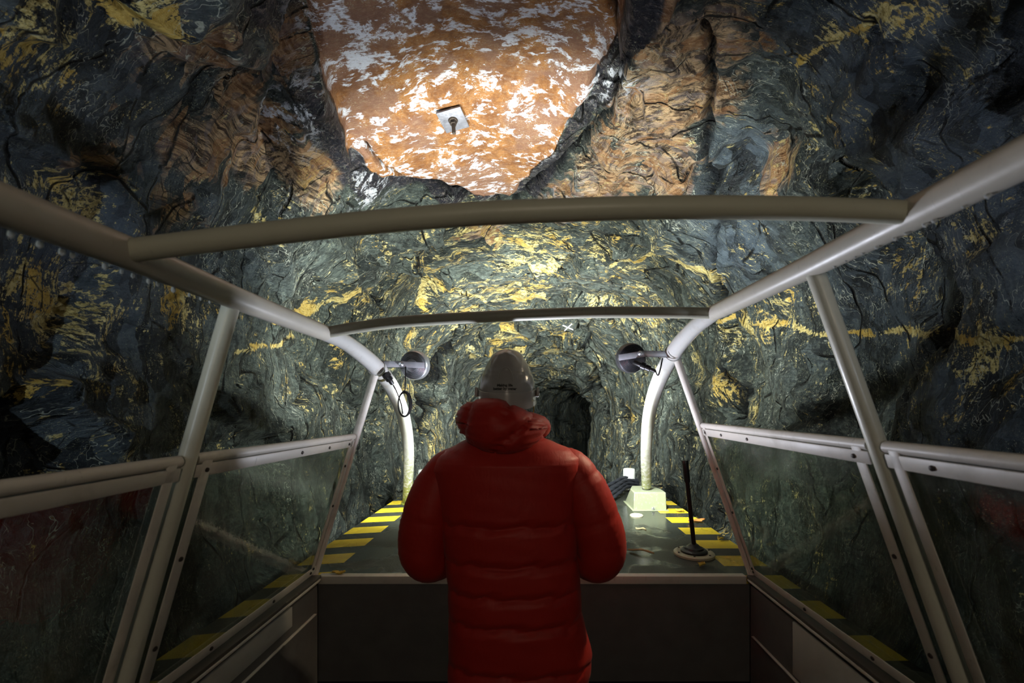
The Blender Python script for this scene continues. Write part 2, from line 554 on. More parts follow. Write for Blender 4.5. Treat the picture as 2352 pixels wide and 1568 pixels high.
def glass_mat():
    """old perspex: clear, scuffed, a film of dirt and spray"""
    t = NT('scuffed_perspex')
    co = t.coord()
    f, _ = t.noise(co, 6, 6, 0.6)
    dr, _ = t.noise(co, 90, 2, 0.5)
    tr = t.n('ShaderNodeBsdfTransparent'); tr.inputs[0].default_value = (0.82, 0.86, 0.80, 1)
    gl = t.n('ShaderNodeBsdfGlossy'); gl.inputs['Roughness'].default_value = 0.06
    t.put(gl.inputs['Normal'], t.bump(f, 0.004, 0.3))
    df = t.n('ShaderNodeBsdfDiffuse'); df.inputs[0].default_value = (0.55, 0.58, 0.50, 1)
    fr = t.n('ShaderNodeFresnel'); fr.inputs[0].default_value = 1.5
    m1 = t.n('ShaderNodeMixShader')
    t.put(m1.inputs[0], t.math('MULTIPLY', fr.outputs[0], 0.30, clamp=True))
    t.t.links.new(tr.outputs[0], m1.inputs[1]); t.t.links.new(gl.outputs[0], m1.inputs[2])
    m2 = t.n('ShaderNodeMixShader')
    dirt = t.math('ADD', t.math('MULTIPLY', t.step(f, 0.38, 0.72), 0.12), t.math('MULTIPLY', t.step(dr, 0.68, 0.74), 0.30))
    t.put(m2.inputs[0], dirt)
    t.t.links.new(m1.outputs[0], m2.inputs[1]); t.t.links.new(df.outputs[0], m2.inputs[2])
    t.t.links.new(m2.outputs[0], t.out.inputs[0])
    return t.m


M['glass'] = glass_mat()


def water_mat():
    t = NT('canal_water')
    co = t.coord()
    f, _ = t.noise(co, 4, 4)
    t.set(color=(0.008, 0.012, 0.011), rough=0.05, normal=t.bump(f, 0.02, 0.4), spec=0.5)
    return t.m


M['water'] = water_mat()


def jacket_mat():
    t = NT('red_quilted_nylon')
    co = t.coord()
    w = t.warp(co, 0.05, 7, 2)
    a, _ = t.noise(t.mapping(w, rot=(0, 0.5, 0), scale=(11, 9, 12)), 1.0, 3, 0.55)
    b, _ = t.noise(t.mapping(w, rot=(0, -0.6, 0), scale=(26, 9, 8)), 1.0, 4, 0.6)
    c, _ = t.noise(co, 600, 2)
    h = t.math('ADD', t.math('MULTIPLY', a, 0.6), t.math('MULTIPLY', b, 0.6))
    col = t.mix(a, (0.36, 0.014, 0.009), (0.44, 0.020, 0.011))
    t.set(color=col, rough=0.52, normal=t.bump(c, 0.0006, 0.3, t.bump(h, 0.006, 0.7)), sheen=0.05, spec=0.3)
    return t.m


M['jacket'] = jacket_mat()
M['seam'] = simple('dark_seam', (0.10, 0.005, 0.005), 0.7)
M['helmet'] = simple('white_helmet_shell', (0.32, 0.31, 0.30), 0.18, 0, 0.06, 14)
M['helmet_rim'] = simple('helmet_rim', (0.36, 0.35, 0.335), 0.25, 0, 0.06, 14)
M['ink'] = simple('black_ink', (0.012, 0.012, 0.012), 0.5)
M['strap'] = simple('yellow_strap', (0.50, 0.36, 0.06), 0.7)
M['skin'] = simple('skin', (0.55, 0.33, 0.24), 0.5, 0, 0.08, 20)
M['hair'] = simple('dark_hair', (0.03, 0.02, 0.015), 0.6, 0, 0.3, 200)
M['eye'] = simple('eye_white', (0.7, 0.7, 0.68), 0.2)
M['trousers'] = simple('dark_trousers', (0.02, 0.022, 0.028), 0.8, 0, 0.2, 60, 0.002)
M['boot'] = simple('black_boot', (0.015, 0.014, 0.013), 0.45)


# ------------------------------------------------------------------ numpy noise for the rock
def _hash(ix, iy, iz, seed):
    h = (ix.astype(np.uint32) * np.uint32(374761393) + iy.astype(np.uint32) * np.uint32(668265263)
         + iz.astype(np.uint32) * np.uint32(2147483647) + np.uint32((seed * 144269) & 0xffffffff))
    h = (h ^ (h >> np.uint32(13))) * np.uint32(1274126177)
    h = (h ^ (h >> np.uint32(16))) * np.uint32(2246822519)
    return h ^ (h >> np.uint32(15))


def _u01(h):
    return (h & np.uint32(0xffffff)).astype(np.float64) / 16777216.0


def perlin(p, seed=0):
    i = np.floor(p).astype(np.int64)
    f = p - i
    u = f * f * f * (f * (f * 6 - 15) + 10)
    res = 0
    for dx in (0, 1):
        for dy in (0, 1):
            for dz in (0, 1):
                h = _hash(i[:, 0] + dx, i[:, 1] + dy, i[:, 2] + dz, seed)
                gx = _u01(h) * 2 - 1
                gy = _u01(h * np.uint32(747796405) + np.uint32(1)) * 2 - 1
                gz = _u01(h * np.uint32(277803737) + np.uint32(7)) * 2 - 1
                d = gx * (f[:, 0] - dx) + gy * (f[:, 1] - dy) + gz * (f[:, 2] - dz)
                wx = u[:, 0] if dx else 1 - u[:, 0]
                wy = u[:, 1] if dy else 1 - u[:, 1]
                wz = u[:, 2] if dz else 1 - u[:, 2]
                res = res + d * wx * wy * wz
    return res


def fbm(p, octaves=4, seed=0, gain=0.5):
    a, r, s = 1.0, 0, 1.0
    for o in range(octaves):
        r = r + a * perlin(p * s + o * 17.3, seed + o)
        a *= gain; s *= 2.03
    return r


def worley(p, seed=0):
    """nearest two jittered cells: distances, cell hashes and offsets to the cell centres"""
    i = np.floor(p).astype(np.int64)
    n = len(p)
    f1 = np.full(n, 9.0); f2 = np.full(n, 9.0)
    h1 = np.zeros(n, np.uint32); h2 = np.zeros(n, np.uint32)
    v1 = np.zeros((n, 3)); v2 = np.zeros((n, 3))
    for dx in (-1, 0, 1):
        for dy in (-1, 0, 1):
            for dz in (-1, 0, 1):
                c = i + np.array((dx, dy, dz))
                h = _hash(c[:, 0], c[:, 1], c[:, 2], seed)
                q = np.stack((_u01(h), _u01(h * np.uint32(747796405) + np.uint32(3)), _u01(h * np.uint32(277803737) + np.uint32(11))), 1)
                v = p - (c + q)
                d = np.sqrt((v * v).sum(1))
                a = d < f1
                b = (~a) & (d < f2)
                f2 = np.where(a, f1, np.where(b, d, f2)); h2 = np.where(a, h1, np.where(b, h, h2))
                v2 = np.where(a[:, None], v1, np.where(b[:, None], v, v2))
                f1 = np.where(a, d, f1); h1 = np.where(a, h, h1); v1 = np.where(a[:, None], v, v1)
    return f1, f2, h1, h2, v1, v2


def slabs(p, seed, tilt, jump, width):
    """broken rock: every cell is a tilted plane at its own level, joined by steep ledges"""
    f1, f2, h1, h2, v1, v2 = worley(p, seed)

    def lev(h, v):
        k = np.uint32(2654435761)
        t = np.stack((_u01(h * k), _u01(h * k + np.uint32(91)), _u01(h * k + np.uint32(777))), 1) * 2 - 1
        return jump * (_u01(h * np.uint32(40503) + np.uint32(5)) * 2 - 1) + tilt * (t * v).sum(1)
    a, b = lev(h1, v1), lev(h2, v2)
    e = np.clip((f2 - f1) / width, 0, 1)
    w = 0.5 + 0.5 * e * e * (3 - 2 * e)
    return a * w + b * (1 - w), f2 - f1


def rotm(ax, ay, az):
    return np.array((Matrix.Rotation(az, 3, 'Z') @ Matrix.Rotation(ay, 3, 'Y') @ Matrix.Rotation(ax, 3, 'X')))


def poly_sdf(px, py, poly):
    """signed distance to a polygon in plan, positive inside"""
    n = len(poly)
    d = np.full(px.shape, 1e9); ins = np.zeros(px.shape, bool)
    for i in range(n):
        ax, ay = poly[i]; bx, by = poly[(i + 1) % n]
        ex, ey = bx - ax, by - ay
        t = np.clip(((px - ax) * ex + (py - ay) * ey) / (ex * ex + ey * ey), 0, 1)
        d = np.minimum(d, np.hypot(px - ax - t * ex, py - ay - t * ey))
        c = ((ay > py) != (by > py)) & (px < ex * (py - ay) / (ey if abs(ey) > 1e-9 else 1e-9) + ax)
        ins ^= c
    return np.where(ins, d, -d)


def ss(x, lo, hi):
    t = np.clip((x - lo) / (hi - lo), 0, 1)
    return t * t * (3 - 2 * t)


WATER_Z = 0.34
SLAB = [(-0.80, 0.3), (-0.97, 1.82), (-1.05, 2.25), (-1.10, 2.8), (-1.05, 3.1), (-0.62, 3.33), (-0.17, 3.62), (0.03, 3.16),
        (0.31, 2.64), (0.38, 2.22), (0.42, 1.8), (0.40, 0.3)]
# mineral colour of the rock: (x, y, z, radius, amount)
ZONES = {
    'yellow': [(-0.51, 4.18, 3.17, 0.34, 0.9), (0.04, 4.39, 3.11, 0.39, 1.1), (-0.12, 5.24, 3.07, 0.5, 1.1), (-0.97, 4.38, 2.98, 0.35, 0.7), (-0.36, 6.9, 2.74, 0.41, 1), (0.45, 7.8, 2.65, 0.33, 0.9), (-1.38, 5.25, 2.52, 0.28, 0.7), (-0.96, 5.6, 2.72, 0.44, 0.8), (0.15, 4.07, 3.23, 0.3, 0.8), (0.83, 4.65, 2.97, 0.33, 0.5), (1.37, 4.06, 2.8, 0.3, 0.5), (1.72, 4.31, 1.97, 0.35, 0.6), (1.68, 3.38, 2.21, 0.22, 0.8), (1.7, 3.88, 1.77, 0.22, 0.9), (1.82, 3.65, 1.62, 0.24, 0.6), (1.5, 6.58, 1.5, 0.34, 0.6), (1.31, 7.77, 1.09, 0.33, 0.6), (-1.32, 5.95, 1.21, 0.41, 0.6), (-1.62, 5.73, 1.8, 0.3, 0.5), (-1.66, 3.75, 2.52, 0.21, 0.8), (-2.01, 1.79, 2.02, 0.25, 1.07), (-1.93, 1.88, 2.06, 0.18, 0.98), (-2.01, 1.69, 2.01, 0.16, 1.07), (-1.85, 1.93, 2.01, 0.14, 0.9), (-1.82, 2.21, 2.14, 0.14, 0.74), (-1.96, 1.83, 2.47, 0.19, 0.82), (-1.57, 1.35, 2.73, 0.16, 0.9), (-1.46, 1.32, 2.75, 0.11, 0.9), (-1.27, 1.43, 2.91, 0.12, 0.98), (-1.41, 1.44, 2.93, 0.12, 0.82), (-1.86, 1.72, 1.66, 0.15, 0.7), (-1.95, 1.8, 1.48, 0.18, 0.47), (-1.95, 1.82, 1.37, 0.14, 0.44), (-1.53, 2.0, 2.89, 0.1, 0.9), (-1.34, 2.57, 2.9, 0.18, 0.57), (-1.59, 2.65, 2.86, 0.2, 0.57), (-1.74, 2.63, 2.22, 0.19, 0.33), (1.25, 1.99, 3.21, 0.12, 0.56), (1.29, 1.85, 3.18, 0.11, 0.59), (1.34, 1.71, 3.14, 0.14, 0.63), (1.41, 1.68, 3.07, 0.14, 0.56), (1.54, 2.67, 3.03, 0.14, 0.49), (1.46, 2.04, 2.9, 0.17, 0.49), (1.61, 1.61, 2.82, 0.06, 0.63), (1.57, 1.5, 2.88, 0.09, 0.63), (1.84, 1.79, 1.88, 0.19, 0.49), (1.89, 1.77, 1.7, 0.18, 0.49), (1.88, 1.74, 2.32, 0.2, 0.49), (2.1, 2.36, 2.39, 0.22, 0.42), (1.81, 3.13, 2.34, 0.22, 0.6), (1.9, 2.44, 2.71, 0.17, 0.35), (-1.8, 3.45, 1.79, 0.23, 0.45), (-1.75, 3.96, 1.9, 0.18, 0.5), (-1.32, 3.87, 2.74, 0.25, 0.6), (0.45, 4.17, 3.16, 0.22, 0.6), (1.0, 3.59, 2.94, 0.2, 0.5), (1.44, 3.44, 2.61, 0.1, 1.0)],
    'tan': [(0.73, 2.22, 3.34, 0.34, 1), (0.74, 2.65, 3.29, 0.37, 1), (0.55, 3.11, 3.26, 0.34, 0.9), (0.92, 2.99, 3.23, 0.26, 0.9), (0.85, 2.13, 3.38, 0.27, 0.9), (1.05, 2.46, 3.31, 0.2, 0.8), (0.49, 1.76, 3.21, 0.23, 1), (-1.53, 2.06, 2.85, 0.24, 0.8), (-1.39, 2.1, 3.01, 0.18, 0.8), (-1.47, 2.37, 3.01, 0.26, 0.9), (-1.27, 2.53, 2.98, 0.33, 0.9), (-1.07, 2.43, 3.29, 0.23, 0.9), (-1.15, 1.98, 3.28, 0.24, 0.8), (-1.07, 2.14, 3.23, 0.18, 0.7), (-1.29, 1.67, 2.96, 0.24, 0.7), (1.54, 2.66, 3.08, 0.21, 0.7), (0.27, 3.48, 3.15, 0.28, 0.8), (-0.48, 3.97, 3.29, 0.32, 0.7), (-1.75, 1.76, 2.63, 0.2, 0.6), (-1.79, 2.17, 2.59, 0.19, 0.6), (-1.34, 2.02, 3.1, 0.21, 0.7)],
    'white': [(-0.87, 2.22, 3.36, 0.17, 1.2), (-0.8, 2.03, 3.38, 0.13, 1.1), (-1.16, 2.18, 3.07, 0.12, 1), (-1.11, 3.08, 3.12, 0.15, 1), (0.44, 2.49, 3.45, 0.13, 1), (-0.9, 2.0, 3.35, 0.15, 0.9), (-0.92, 1.91, 3.35, 0.14, 0.9), (-1.34, 2.3, 3.11, 0.13, 0.8), (0.31, 3.51, 3.13, 0.2, 0.5)],
    'blue': [(-1.71, 1.53, 2.57, 0.42, 1), (-1.67, 1.42, 2.64, 0.31, 1), (-1.89, 1.91, 2.47, 0.39, 1), (1.6, 1.64, 2.81, 0.68, 1), (1.43, 2.88, 3.28, 0.42, 1), (1.51, 3.15, 2.78, 0.43, 1), (1.81, 1.76, 2.46, 0.56, 1), (-2.01, 1.79, 2.2, 0.49, 1), (1.53, 1.96, 2.85, 0.44, 1), (-1.48, 1.52, 2.87, 0.39, 1), (1.35, 1.86, 3.15, 0.5, 1), (2.01, 2.42, 2.29, 0.61, 0.9), (1.81, 1.85, 1.66, 0.54, 0.8), (-1.88, 1.75, 1.57, 0.43, 0.9), (-2.02, 1.74, 1.4, 0.45, 0.9), (-1.81, 2.35, 2.48, 0.39, 0.9), (1.24, 3.11, 2.95, 0.27, 0.8)],
}

# open cracks and thin yellow mineral seams, as lines in the rock
CRACKS = [[(0.57, 5.79, 2.77), (0.82, 6.73, 2.57), (1.14, 7.94, 2.17), (1.26, 8.55, 1.86), (1.31, 7.8, 1.26), (1.29, 7.53, 0.55)], [(1.05, 5.85, 2.76), (1.25, 6.17, 2.46)], [(1.07, 6.85, 2.22), (1.33, 7.11, 1.92), (1.43, 6.7, 1.54), (1.46, 6.74, 1.21), (1.4, 6.16, 0.83)], [(1.57, 4.84, 1.5), (1.62, 4.66, 1.38), (1.66, 4.4, 1.33)], [(-1.0, 5.98, 2.76), (-1.14, 6.31, 2.51), (-1.28, 6.2, 2.19), (-1.4, 6.08, 2.01), (-1.45, 6.02, 1.68), (-1.42, 5.73, 1.42), (-1.42, 5.43, 0.92)], [(0.81, 2.04, 3.39), (1.01, 2.55, 3.35), (1.21, 3.03, 3.22), (1.31, 3.13, 2.9), (1.44, 3.43, 2.61), (1.6, 3.74, 2.4)], [(1.65, 3.85, 1.93), (1.79, 3.83, 1.73), (1.85, 3.87, 1.5)], [(-1.75, 3.36, 1.62), (-1.87, 3.51, 1.86), (-1.92, 3.42, 2.06)], [(-1.46, 4.14, 2.61), (-1.5, 4.39, 2.37), (-1.56, 4.93, 2.27)], [(0.73, 6.77, 2.51), (1.08, 8.78, 1.91), (2.37, 18.2, 0.42)], [(-1.05, 2.74, 3.26), (-1.02, 2.97, 3.24), (-0.87, 3.32, 3.34), (-0.55, 3.42, 3.29), (-0.31, 3.78, 3.4)], [(0.37, 1.95, 3.42), (0.5, 2.29, 3.4), (0.48, 2.71, 3.43), (0.3, 3.07, 3.43), (0.06, 3.34, 3.35), (-0.16, 3.78, 3.39)]]
SEAMS = [[(1.59, 3.72, 2.34), (1.75, 3.25, 2.21), (1.92, 3.05, 2.12), (2.02, 2.6, 2.04)], [(2.08, 2.52, 2.03), (1.81, 1.85, 1.91), (1.89, 1.68, 1.87)], [(-1.79, 3.07, 2.21), (-1.87, 3.59, 2.37), (-1.69, 3.74, 2.52), (-1.49, 3.8, 2.61)], [(-1.79, 2.65, 1.94), (-1.84, 3.05, 2.04), (-1.9, 3.44, 2.16)], [(1.27, 2.08, 3.23), (1.31, 1.93, 3.19), (1.35, 1.76, 3.14), (1.37, 1.68, 3.14)], [(0.79, 4.46, 3.05), (1.06, 4.12, 3.02), (1.22, 3.62, 2.81), (1.45, 3.46, 2.59)], [(-1.01, 7.11, 2.42), (-0.16, 7.41, 2.6), (0.54, 6.97, 2.75)], [(-1.32, 5.04, 2.78), (-0.86, 4.72, 2.87), (-0.52, 5.61, 2.98), (0.16, 5.63, 3.04)]]


def unroll(p):
    """the tunnel lining rolled out flat: arc round the axis against distance along it"""
    p = np.atleast_2d(np.asarray(p, float))
    return np.stack((np.arctan2(p[:, 0], p[:, 2] - 1.4) * 1.7, 1.4 * np.log(np.maximum(p[:, 1], 0.4))), 1)


def line_dist(p, lines):
    q = unroll(p)
    d = np.full(len(p), 9.0)
    for ln in lines:
        u = unroll(ln)
        for a, b in zip(u, u[1:]):
            e = b - a
            t = np.clip(((q - a) @ e) / max(1e-9, (e * e).sum()), 0, 1)
            d = np.minimum(d, np.sqrt(((q - a - t[:, None] * e) ** 2).sum(1)))
    return d


def tunnel():
    ys = np.concatenate((np.linspace(-3.0, 0.9, 40, endpoint=False), np.linspace(0.9, 6.0, 250, endpoint=False),
                         np.linspace(6.0, 12.0, 140, endpoint=False), 12.0 + 33.0 * np.linspace(0, 1, 60) ** 1.6))
    ncol = 520
    kx = [-3, 2.4, 4.2, 6.0, 8.2, 9.0, 12, 18, 45]
    A = np.interp(ys, kx, [1.95, 1.95, 1.72, 1.44, 1.22, 1.12, 1.10, 1.2, 1.3])
    ZT = np.interp(ys, kx, [3.34, 3.34, 3.16, 2.88, 2.55, 2.40, 2.30, 2.3, 2.3])
    ZS = np.interp(ys, kx, [1.75, 1.75, 1.70, 1.55, 1.45, 1.4, 1.35, 1.3, 1.3])
    XC = np.interp(ys, kx, [0.0, 0.0, 0.0, 0.03, 0.14, 0.20, 0.75, 3.2, 24.0])
    ex = 2 / 2.5
    rows, nrm = [], []
    t = np.linspace(0, PI, 400)
    for a, zt, zs, xc, y in zip(A, ZT, ZS, XC, ys):
        c, s = np.cos(t), np.sin(t)
        x = -a * np.sign(c) * np.abs(c) ** ex
        z = zs + (zt - zs) * np.abs(s) ** ex
        low = np.linspace(0.05, zs, 60, endpoint=False)
        bulge = 0.22 * (1 - (low - 0.05) / (zs - 0.05)) ** 1.5
        x = np.concatenate((-a + bulge, x, (a - bulge)[::-1]))
        z = np.concatenate((low, z, low[::-1]))
        L = np.concatenate(([0], np.cumsum(np.hypot(np.diff(x), np.diff(z)))))
        u = np.linspace(0, L[-1], ncol)
        xi, zi = np.interp(u, L, x), np.interp(u, L, z)
        tx, tz = np.gradient(xi), np.gradient(zi)
        l = np.hypot(tx, tz) + 1e-9
        rows.append(np.stack((xi + xc, np.full(ncol, y), zi), 1))
        nrm.append(np.stack((tz / l, np.zeros(ncol), -tx / l), 1))
    Pn = np.concatenate(rows); N = np.concatenate(nrm)
    nr = len(ys)
    wp = Pn + 0.35 * np.stack((fbm(Pn * 0.8, 3, 11), fbm(Pn * 0.8, 3, 12), fbm(Pn * 0.8, 3, 13)), 1)
    wp2 = wp + 0.06 * np.stack((fbm(Pn * 5, 2, 21), fbm(Pn * 5, 2, 22), fbm(Pn * 5, 2, 23)), 1)
    R1, R2 = rotm(0.5, 0.35, 0.6), rotm(-0.5, 0.5, -0.35)
    big, e1 = slabs(wp2 @ R1.T * np.array((0.9, 1.6, 1.1)), 3, 0.16, 0.15, 0.09)
    mid, e2 = slabs(wp2 @ R2.T * np.array((2.2, 3.6, 1.6)), 5, 0.050, 0.040, 0.14)
    sml, e3 = slabs(wp2 @ R1.T * np.array((4.5, 11.0, 6.0)), 9, 0.016, 0.014, 0.22)
    rough = fbm(wp * 1.1, 4, 31) * 0.11
    groove = -0.05 * ss(-e1, -0.05, 0.0) * ss(fbm(Pn * 1.3, 2, 44), -0.15, 0.25)
    up = ss(N[:, 2], -0.25, -0.75)                                    # ceiling parts look down
    sd = poly_sdf(Pn[:, 0] + 0.10 * fbm(Pn * 2.2, 3, 51), Pn[:, 1] + 0.10 * fbm(Pn * 2.2, 3, 52), SLAB)
    inslab = ss(sd, -0.03, 0.05) * up
    strata = 0.05 * np.floor(np.clip((sd + 0.30) / 0.075, 0, 4)) * (0.5 + fbm(Pn * 3, 2, 61)) * up
    disp = (big + mid + sml + rough + groove - strata * 0.5) * (1 - inslab) + inslab * (0.10 * rough + 0.35 * sml + 0.25 * mid - 0.10)
    disp = np.clip(disp, -0.45, 0.42)
    keep = ss(np.abs(Pn[:, 0]), 0.9, 1.5) * ss(1.5 - Pn[:, 2], 0.0, 0.5)   # leave the boat its clearance
    disp = disp * (1 - 0.45 * keep)
    V = Pn + N * disp[:, None]
    wob = V + 0.05 * np.stack((fbm(V * 3.5, 4, 101), fbm(V * 3.5, 4, 102), fbm(V * 3.5, 4, 103)), 1)
    dc = line_dist(wob, CRACKS)
    wid = 0.010 + 0.022 * ss(fbm(V * 1.5, 2, 105), -0.4, 0.4)
    cut = ss(-dc, -wid, -0.2 * wid)
    V = V - N * ((0.03 + 0.012 * np.clip(V[:, 1], 0, 8)) * cut)[:, None]
    seam = ss(-line_dist(wob, SEAMS), -0.024, -0.004)
    zone = {'orange': inslab, 'crack': cut}
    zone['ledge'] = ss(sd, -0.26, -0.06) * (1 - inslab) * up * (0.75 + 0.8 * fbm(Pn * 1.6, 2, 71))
    zone['cloud'] = np.clip(0.5 + 0.75 * fbm(Pn * 1.7, 5, 81, 0.6), 0, 1)
    warped = V + 0.13 * np.stack((fbm(V * 1.1, 3, 91), fbm(V * 1.1, 3, 92), fbm(V * 1.1, 3, 93)), 1) \
        + 0.012 * np.stack((fbm(V * 4.0, 3, 94), fbm(V * 4.0, 3, 95), fbm(V * 4.0, 3, 96)), 1)
    for k, lst in ZONES.items():
        z = np.zeros(len(V))
        for (x, y, zz, r, a) in lst:
            d2 = ((V - np.array((x, y, zz))) ** 2).sum(1) / (r * r)
            z = np.maximum(z, a * np.exp(-d2 * 0.9))
        zone[k] = z
    zone['white'] = np.maximum(zone['white'], inslab * 0.62)
    zone['yellow'] = np.maximum(zone['yellow'], (0.20 + 0.16 * ss(V[:, 2], 1.9, 2.7)) * ss(V[:, 1], 2.6, 4.2))
    zone['yellow'] = np.maximum(zone['yellow'], 1.7 * seam)
    zone['tan'] = zone['tan'] * (1 - inslab)
    zone['yellow'] = zone['yellow'] * (1 - inslab)
    cuts = [0, int(ncol * 0.355), int(ncol * 0.645), ncol - 1]
    for name, c0, c1 in (('wall_left', cuts[0], cuts[1]), ('ceiling', cuts[1], cuts[2]), ('wall_right', cuts[2], cuts[3])):
        nc = c1 - c0 + 1
        idx = (np.arange(nr)[:, None] * ncol + np.arange(c0, c1 + 1)[None, :]).ravel()
        a = (np.arange(nr - 1)[:, None] * nc + np.arange(nc - 1)[None, :]).ravel()
        F = np.stack((a, a + nc, a + nc + 1, a + 1), 1)
        me = bpy.data.meshes.new(name)
        me.vertices.add(len(idx)); me.vertices.foreach_set('co', V[idx].astype(np.float32).ravel())
        me.loops.add(F.size); me.loops.foreach_set('vertex_index', F.ravel().astype(np.int32))
        me.polygons.add(len(F)); me.polygons.foreach_set('loop_start', np.arange(0, F.size, 4, dtype=np.int32))
        me.update(calc_edges=True)
        me.validate()
        me.polygons.foreach_set('use_smooth', np.ones(len(F), bool))
        for k, z in zone.items():
            at = me.attributes.new(k, 'FLOAT', 'POINT')
            at.data.foreach_set('value', z[idx].astype(np.float32))
        at = me.attributes.new('warped', 'FLOAT_VECTOR', 'POINT')
        at.data.foreach_set('vector', warped[idx].astype(np.float32).ravel())
        me.materials.append(M['rock'])
        o = bpy.data.objects.new(name, me)
        COL.objects.link(o)
        lab = {'wall_left': 'dark slate tunnel wall on the left with yellow mineral patches', 'ceiling': 'rough rock ceiling with a smooth orange slab veined in white',
               'wall_right': 'dark slate tunnel wall on the right with cracks and yellow stains'}[name]
        tag(o, lab, 'rock wall' if name != 'ceiling' else 'rock ceiling', None, 'structure')


tunnel()
w = MB().add([(-2.6, -3, WATER_Z), (2.6, -3, WATER_Z), (4.5, 44, WATER_Z), (-2.0, 44, WATER_Z)], [(0, 1, 2, 3)]).build('floor', M['water'], None)
tag(w, 'dark still canal water filling the bottom of the tunnel', 'water', None, 'structure')

# ------------------------------------------------------------------ the boat
DECK = EYE.z - 0.78
boat = empty('tour_boat', (0, 1.0, 0.0), 'open tunnel boat with grey tube canopy frame, scuffed side windows and striped deck', 'boat')


def R3(x, d, z):
    """a point given as metres right of, ahead of and above the eye"""
    return Vector((x, d, EYE.z + z))


def deck_outline():
    pts = [(-1.16, -1.7), (-1.16, 3.7)]
    for k in range(1, 12):
        a = PI / 2 * k / 12
        pts.append((-1.16 + 0.34 * (1 - math.cos(a)), 3.9 + 0.46 * math.sin(a)))
    right = [(-x, y) for x, y in reversed(pts)]
    return pts + right


def extrude_outline(outline, z0, z1, name, mat, parent):
    n = len(outline)
    vs = [(x, y, z1) for x, y in outline] + [(x, y, z0) for x, y in outline]
    fs = [tuple(range(n)), tuple(range(2 * n - 1, n - 1, -1))]
    fs += [(i, (i + 1) % n, n + (i + 1) % n, n + i) for i in range(n)]
    return MB().add(vs, fs).build(name, mat, parent, True, 30)


ol = deck_outline()
extrude_outline(ol + [(1.02, -1.7), (1.02, 2.0), (-1.0, 2.0), (-1.0, -1.7)], DECK - 0.03, DECK, 'deck', M['deck'], boat)
hull = MB()
inner_ol = [(x * 0.97, y - 0.02) for x, y in ol]
n = len(inner_ol)
vs = [(x, y, DECK - 0.032) for x, y in inner_ol] + [(x * 0.86, y - 0.15 * max(0, y - 3) , 0.06) for x, y in inner_ol]
hull.add(vs, [(i, (i + 1) % n, n + (i + 1) % n, n + i) for i in range(n)])
hull.add([(x * 0.86, y - 0.15 * max(0, y - 3), 0.06) for x, y in inner_ol], [tuple(range(n))])
hull.build('hull', M['hull'], boat)
MB().box((0.01, 0.15, 0.0 - 0.015 + 0.10), (1.96, 3.68, 0.03)).build('cockpit_floor', M['inner'], boat)
FLOOR_Z = 0.10
MB().box((0.01, 2.012, 0.45), (2.0, 0.02, 0.70)).build('bulkhead', M['inner'], boat)
MB().box((0.01, -1.69, 0.45), (2.0, 0.02, 0.70)).build('stern_bulkhead', M['inner'], boat)
b = MB().box((0.0, 1.995, DECK - 0.012), (1.965, 0.006, 0.034), bevel=0.002)
b.box((0.0, 2.012, DECK + 0.004), (1.965, 0.04, 0.005), bevel=0.002)
b.build('deck_edge_trim', M['frame'], boat)
for s, x in ((-1, -0.990), (1, 1.008)):
    MB().box((x - s * 0.004, 0.15, 0.45), (0.02, 3.66, 0.68)).build('cockpit_lining', M['inner'], boat)
    b = MB().box((x, 0.15, DECK + 0.008), (0.055, 3.68, 0.014), bevel=0.003)
    b.build('coaming_ledge', M['ledge'], boat)
    MB().box((x - s * 0.026, 0.15, DECK - 0.004), (0.008, 3.66, 0.010), bevel=0.002).build('coaming_edge_strip', M['frame'], boat)
    if s < 0:
        MB().box((x + 0.016, 0.05, DECK - 0.065), (0.012, 3.42, 0.08), bevel=0.003).build('side_panel', M['panel'], boat)
    else:
        MB().box((x - 0.016, 0.0, DECK - 0.13), (0.012, 3.3, 0.20), bevel=0.003).build('side_panel', M['panel'], boat)
    MB().box((x - s * 0.020, 0.2, DECK - 0.146 - (0.1 if s > 0 else 0)), (0.012, 3.5, 0.006), bevel=0.002).build('bench_stringer', M['frame'], boat)

# roof rails and the hoops they run into
RL = [R3(-0.745, -1.6, 0.285), R3(-0.745, 0.0, 0.285), P(280, 575, 0.79), P(530, 680, 1.107), P(745, 764, 1.65)]
RR = [R3(0.695, -1.6, 0.352), R3(0.695, 0.0, 0.352), P(2100, 490, 0.79), P(1870, 607, 1.07), P(1640, 718, 1.65)]
for pts in (RL, RR):
    MB().tube(pts, 0.030, 24).build('roof_rail', M['rail'], boat)
AL = [P(745, 764, 1.65), P(800, 790, 1.9), P(866, 845, 2.2), P(905, 900, 2.6), P(929, 965, 2.95), P(939, 1045, 3.25), R3(-1.01, 3.52, -0.77)]
AR = [P(1640, 718, 1.65), P(1590, 757, 1.9), P(1545, 813, 2.2), P(1508, 890, 2.6), P(1490, 960, 2.9), P(1484, 1040, 3.15), P(1485, 1115, 3.38)]
for pts in (AL, AR):
    MB().tube(pts, [0.030, 0.034, 0.041, 0.043, 0.042, 0.039, 0.037], 24, sub=10).build('bow_hoop', M['arch'], boat)
    MB().tube([pts[2] - (pts[3] - pts[1]).normalized() * 0.012, pts[2] + (pts[3] - pts[1]).normalized() * 0.012], 0.045, 24).build('hoop_collar', M['arch'], boat)
MB().lathe([(0.05, 0), (0.05, 0.008)], R3(-1.01, 3.52, -0.779), seg=24).build('hoop_foot_plate', M['arch'], boat)
